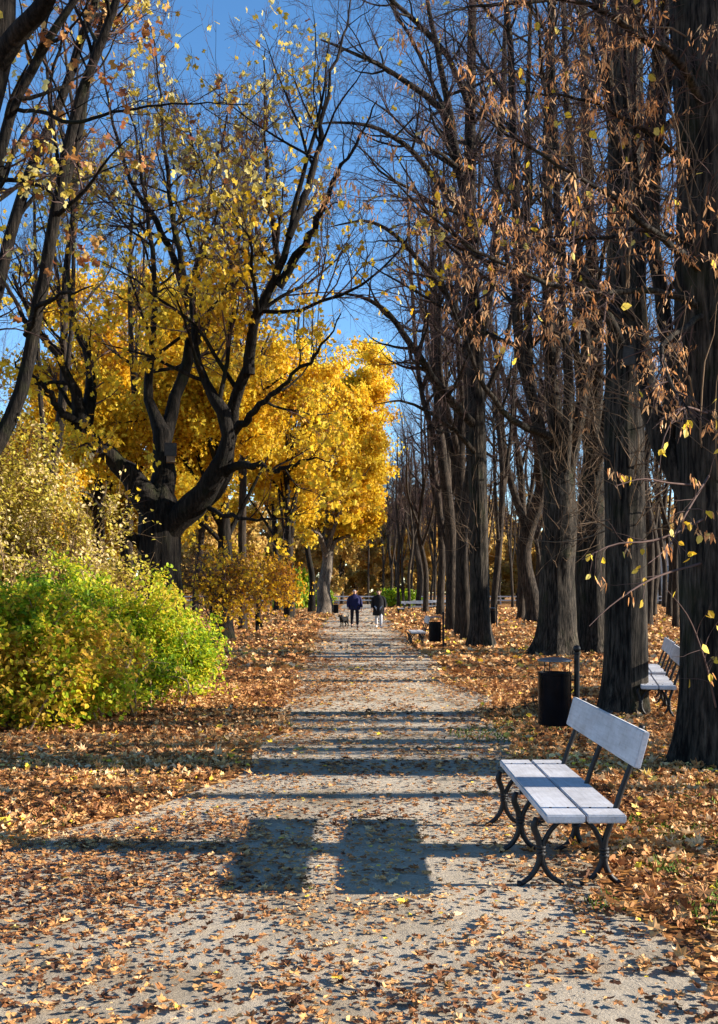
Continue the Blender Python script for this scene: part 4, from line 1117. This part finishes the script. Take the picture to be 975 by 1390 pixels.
nest_box(tuple(q), R(10), 'weathered nest box with a slanted roof on the old maple', False)

# ------------------------------------------------------------------ far building, rail
bx = at(905, 803, 138)
bl = empty('pale_building', (bx[0], 138, 0), 'pale plastered building glimpsed between the trunks at the far right', 'building')
M['plaster'] = plain('pale_plaster', (.62, .60, .56), .85, .2, .08, .8)
M['glass'] = plain('window_glass', (.10, .17, .28), .15, .6, .1, .6)
M['stone'] = plain('plinth_stone', (.42, .40, .37), .85, .2, .12, 1.5)
bm_obj('wall', bm_box(26, 8, 7.4, (0, 4, 4.3)), M['plaster'], bl, False)
bm_obj('plinth', bm_box(26.4, 8.4, .6, (0, 4, .3), .03), M['stone'], bl, False)
bm_obj('roof', bm_box(27, 9, .5, (0, 4, 8.25), .05), M['stone'], bl, False)
for kx in range(-5, 6):
    w = bm_obj('window', bm_box(1.5, .12, 2.6, (kx*2.3 + .6, -.02, 4.0), .02), M['white'], bl, False)
    bm_obj('pane', bm_box(1.2, .06, 2.3, (kx*2.3 + .6, -.075, 4.0)), M['glass'], w, False)
fe = empty('rail_fence', (0, 122, 0), 'long pale rail fence across the far end of the path', 'fence')
M['railpaint'] = plain('white_rail_paint', (.45, .45, .47), .6, .3, .08, 2)
rb = [bm_box(80, .06, .14, (5, 0, z)) for z in (.55, 1.0)]
bm_obj('rail', rb, M['railpaint'], fe, False)
for kx in range(-14, 19, 1):
    bm_obj('post', bm_box(.12, .12, 1.12, (kx*2.45, .095, .56), .01), M['railpaint'], fe, False)

# ------------------------------------------------------------------ people and dog
def skin_obj(name, verts, edges, radii, m, parent, root_i=0, sub=2):
    me = bpy.data.meshes.new(name)
    me.from_pydata([tuple(v) for v in verts], edges, [])
    o = bpy.data.objects.new(name, me); C.objects.link(o)
    if parent is not None: o.parent = parent
    md = o.modifiers.new('Skin', 'SKIN'); md.use_smooth_shade = True
    sv = me.skin_vertices[0].data
    for i, r in enumerate(radii):
        sv[i].radius = (r, r) if np.isscalar(r) else r
        sv[i].use_root = (i == root_i)
    ss = o.modifiers.new('Sub', 'SUBSURF'); ss.levels = sub; ss.render_levels = sub
    me.materials.append(m)
    return o

M['skin'] = plain('skin', (.46, .27, .20), .55, .3, .06, 20)
M['navy'] = plain('navy_jacket_cloth', (.012, .014, .055), .85, .15, .2, 25)
M['darkcloth'] = plain('black_coat_cloth', (.014, .014, .017), .9, .12, .2, 25)
M['trouser'] = plain('dark_trouser_cloth', (.016, .017, .024), .9, .12, .2, 25)
M['paletrouser'] = plain('pale_grey_trouser_cloth', (.42, .43, .47), .9, .12, .1, 25)
M['shoe'] = plain('dark_shoe_leather', (.04, .025, .02), .6, .3, .2, 25)
M['whiteshoe'] = plain('white_shoe_leather', (.62, .62, .63), .6, .3, .1, 25)
M['hairgrey'] = plain('grey_hair', (.26, .25, .25), .8, .2, .3, 60)
M['hairdark'] = plain('dark_brown_hair', (.03, .018, .012), .7, .25, .3, 60)
M['fur'] = plain('black_dog_fur', (.007, .006, .006), .85, .2, .4, 40)
M['furtan'] = plain('grey_dog_fur', (.12, .10, .085), .85, .2, .4, 40)

def person(loc, rz, label, coat, trouser, shoe, hair, H=1.72, stride=.16, long_coat=False, arm=(.1, -.1), longhair=False, wide=1.0):
    """stands at the origin, looks towards -Y"""
    root = empty('person', loc, label, 'person', 'people walking on the path', rz)
    k = H/1.72
    def sc(v): return (v[0]*k*wide, v[1]*k, v[2]*k)
    hipL, hipR = (.095, 0, .90), (-.095, 0, .90)
    kneL, kneR = (.10, -stride*.75, .49), (-.10, stride*.25, .49)
    ankL, ankR = (.10, -stride, .085), (-.10, stride*1.05, .11)
    shL, shR = (.185, 0, 1.42), (-.185, 0, 1.42)
    elL, elR = (.255, -arm[0]*.4 + .02, 1.15), (-.255, -arm[1]*.4 + .02, 1.15)
    wrL, wrR = (.265, -arm[0]-.06, .90), (-.265, -arm[1]-.06, .90)
    toe = lambda a: (a[0]*1.05, a[1]-.15, .035)
    V = [(0, 0, .95), hipL, kneL, ankL, toe(ankL), hipR, kneR, ankR, toe(ankR), (0, 0, 1.15), (0, 0, 1.38), (0, -.005, 1.50), (0, -.02, 1.575), (0, -.015, 1.655),
         (shL[0]*.86, 0, 1.36), elL, wrL, (shR[0]*.86, 0, 1.36), elR, wrR]
    E = [(0, 1), (1, 2), (2, 3), (3, 4), (0, 5), (5, 6), (6, 7), (7, 8), (0, 9), (9, 10), (10, 11), (11, 12), (12, 13), (10, 14), (14, 15), (15, 16), (10, 17), (17, 18), (18, 19)]
    Rr = [(.15, .11), .085, .058, .04, .035, .085, .058, .04, .035, (.14, .10), (.11, .085), .055, .078, .075, .045, .038, .028, .045, .038, .028]
    # palm and five fingers on either hand
    for wi, sgn in ((16, 1), (19, -1)):
        w_ = V[wi]; b0 = len(V)
        V.append((w_[0], w_[1]-.012, w_[2]-.06)); Rr.append(.026); E.append((wi, b0))
        for f, (fy, fl) in enumerate(((-.032, .07), (-.012, .085), (.010, .08), (.03, .062))):
            V += [(w_[0], w_[1]-.012+fy, w_[2]-.095), (w_[0]-sgn*.012, w_[1]-.016+fy, w_[2]-.095-fl)]; Rr += [.0095, .0075]
            E += [(b0, len(V)-2), (len(V)-2, len(V)-1)]
        V += [(w_[0]-sgn*.012, w_[1]-.048, w_[2]-.05), (w_[0]-sgn*.02, w_[1]-.066, w_[2]-.095)]; Rr += [.011, .009]; E += [(wi, len(V)-2), (len(V)-2, len(V)-1)]
    S3 = lambda L: [sc(v) for v in L]
    kr = lambda L: [tuple(q*k for q in r) if not np.isscalar(r) else r*k for r in L]
    body = skin_obj('body', S3(V), E, kr(Rr), M['skin'], root)
    # nose, ears and brow are sculpted on as small lobes of the face
    fm = MB()
    fm.add(*tube1(S3([(0, -.09, 1.63), (0, -.118, 1.595), (0, -.098, 1.585)]), [.010*k, .016*k, .010*k], 8, 8))
    for sg in (1, -1): fm.add(*tube1(S3([(sg*.078, -.005, 1.635), (sg*.090, .004, 1.61), (sg*.078, -.004, 1.58)]), [.010*k, .014*k, .009*k], 8, 8))
    fm.build('face', M['skin'], body)
    ey = MB()
    for sg in (1, -1): ey.add(*tube1(S3([(sg*.042, -.083, 1.627), (sg*.022, -.088, 1.627)]), .008*k, 5, 8))
    ey.add(*tube1(S3([(.026, -.085, 1.552), (-.026, -.085, 1.552)]), .006*k, 6, 6))
    ey.build('eyes_and_mouth', M['hairdark'], body)
    # trousers
    skin_obj('trousers', S3([(0, 0, .96), hipL, kneL, (ankL[0], ankL[1], ankL[2]+.03), hipR, kneR, (ankR[0], ankR[1], ankR[2]+.03)]),
             [(0, 1), (1, 2), (2, 3), (0, 4), (4, 5), (5, 6)], kr([(.17, .13), .105, .078, .066, .105, .078, .066]), trouser, root)
    # jacket or coat with sleeves
    hem = .56 if long_coat else .80
    cm = MB()
    rings = [(hem, .0, 0), (hem, .225, .165), (hem+.03, .24, .178), (.95, .225, .17), (1.12, .215, .158), (1.30, .222, .150), (1.37, .195, .135), (1.43, .135, .105), (1.47, .088, .084), (1.505, .078, .076), (1.51, .05, .05)]
    n_ = 28; aa = np.arange(n_)/n_*2*np.pi
    Vc = np.array([[(rx*math.cos(a)*k*wide*(1 + .03*math.sin(5*a + z*9)), ry*math.sin(a)*k*(1 + .03*math.sin(7*a + z*7)), z*k) for a in aa] for z, rx, ry in rings])
    q = np.arange(n_); ns = len(rings)
    Fc = np.concatenate([np.stack([r_*n_ + q, r_*n_ + (q+1) % n_, (r_+1)*n_ + (q+1) % n_, (r_+1)*n_ + q], 1) for r_ in range(ns-1)])
    cm.add(Vc.reshape(-1, 3), Fc)
    for sh_, el_, wr_ in ((shL, elL, wrL), (shR, elR, wrR)):
        cm.add(*tube1([sc((sh_[0]*.55, 0, sh_[2]-.03)), sc((sh_[0]*1.02, sh_[1], sh_[2]-.075)), sc(el_), sc((wr_[0], wr_[1], wr_[2]+.015))], [.07*k, .078*k, .068*k, .054*k], 16, 14))
    cm.build('coat' if long_coat else 'jacket', coat, root)
    for a in (ankL, ankR):
        skin_obj('shoe', S3([(a[0], a[1]+.04, a[2]-.035), (a[0], a[1]-.05, a[2]-.045), (a[0]*1.05, a[1]-.16, .04 if a is ankL else .045)]), [(0, 1), (1, 2)], kr([.05, .05, .04]), shoe, root)
    hv = [(0, .02, 1.675), (0, .055, 1.64), (0, .06, 1.585)]; he = [(0, 1), (1, 2)]; hr = [(.084, .078), (.082, .06), (.06, .045)]
    if longhair:
        hv += [(0, .055, 1.50), (.07, .02, 1.56), (-.07, .02, 1.56)]; he += [(2, 3), (2, 4), (2, 5)]; hr += [(.07, .05), .035, .035]
    skin_obj('hair', S3(hv), he, kr(hr), hair, root)
    return root

Yp = 44.7
man = person(((481.5-CX)/FPX*Yp, Yp, 0), R(8), 'man in a dark blue jacket walking a small dark dog', M['navy'], M['trouser'], M['shoe'], M['hairgrey'], 1.70, .13, False, (.05, -.02), wide=1.12)
woman = person(((514-CX)/FPX*Yp, Yp-.2, 0), R(-5), 'woman in a long black coat with pale trouser legs', M['darkcloth'], M['paletrouser'], M['whiteshoe'], M['hairdark'], 1.68, .15, True, (-.04, .08), True, wide=1.1)

def dog(loc, rz, label):
    root = empty('dog', loc, label, 'dog', None, rz)
    # looks towards -Y
    V = [(0, .12, .34), (0, 0, .325), (0, -.14, .33), (0, -.20, .38), (0, -.25, .445), (0, -.32, .435), (0, -.375, .42),
         (.055, -.15, .26), (.055, -.155, .15), (.055, -.15, .045), (.055, -.175, .02), (-.055, -.15, .26), (-.055, -.13, .15), (-.055, -.14, .045), (-.055, -.165, .02),
         (.055, .13, .27), (.06, .10, .20), (.06, .175, .125), (.06, .16, .04), (.06, .13, .02), (-.055, .13, .27), (-.06, .10, .20), (-.06, .175, .125), (-.06, .16, .04), (-.06, .13, .02),
         (0, .20, .37), (0, .26, .43), (0, .27, .50)]
    E = [(0, 1), (1, 2), (2, 3), (3, 4), (4, 5), (5, 6), (2, 7), (7, 8), (8, 9), (9, 10), (2, 11), (11, 12), (12, 13), (13, 14), (0, 15), (15, 16), (16, 17), (17, 18), (18, 19),
         (0, 20), (20, 21), (21, 22), (22, 23), (23, 24), (0, 25), (25, 26), (26, 27)]
    Rr = [.085, .085, .105, .075, .065, .042, .03, .045, .028, .022, .022, .045, .028, .022, .022, .06, .045, .026, .02, .022, .06, .045, .026, .02, .022, .03, .022, .012]
    b = skin_obj('body', V, E, Rr, M['fur'], root, 1)
    for sg in (1, -1):
        skin_obj('ear', [(sg*.045, -.235, .50), (sg*.068, -.24, .47), (sg*.072, -.25, .425)], [(0, 1), (1, 2)], [.02, .026, .014], M['fur'], root)
    m = MB(); m.add(*tube1([(0, -.405, .43), (0, -.412, .425)], .013, 4, 8)); m.build('nose', M['black'], b)
    c = MB(); c.add(*tube1([(.07*math.cos(a), -.205 + .05*math.sin(a)*.6, .40 + .055*math.sin(a)) for a in np.linspace(0, 6.28, 10)], .008, 24, 6)); c.build('collar', M['darkcloth'], root)
    return root
Yd = 45.3
dl = ((467.5-CX)/FPX*Yd, Yd, 0)
dg = dog(dl, R(-38), 'small dark dog on a lead beside the man in blue'); dg.scale = (1.15, 1.15, 1.15)
le = MB()
hx = man.location.x - .27
le.add(*tube1([(hx, Yp-.1, .80), ((hx+dl[0])/2, Yp+.1, .48), (dl[0]-.08, Yd-.17, .42)], .006, 14, 5))
tag(le.build('dog_lead', M['darkcloth']), 'thin dark lead running from the hand of the man to the dog', 'dog lead')
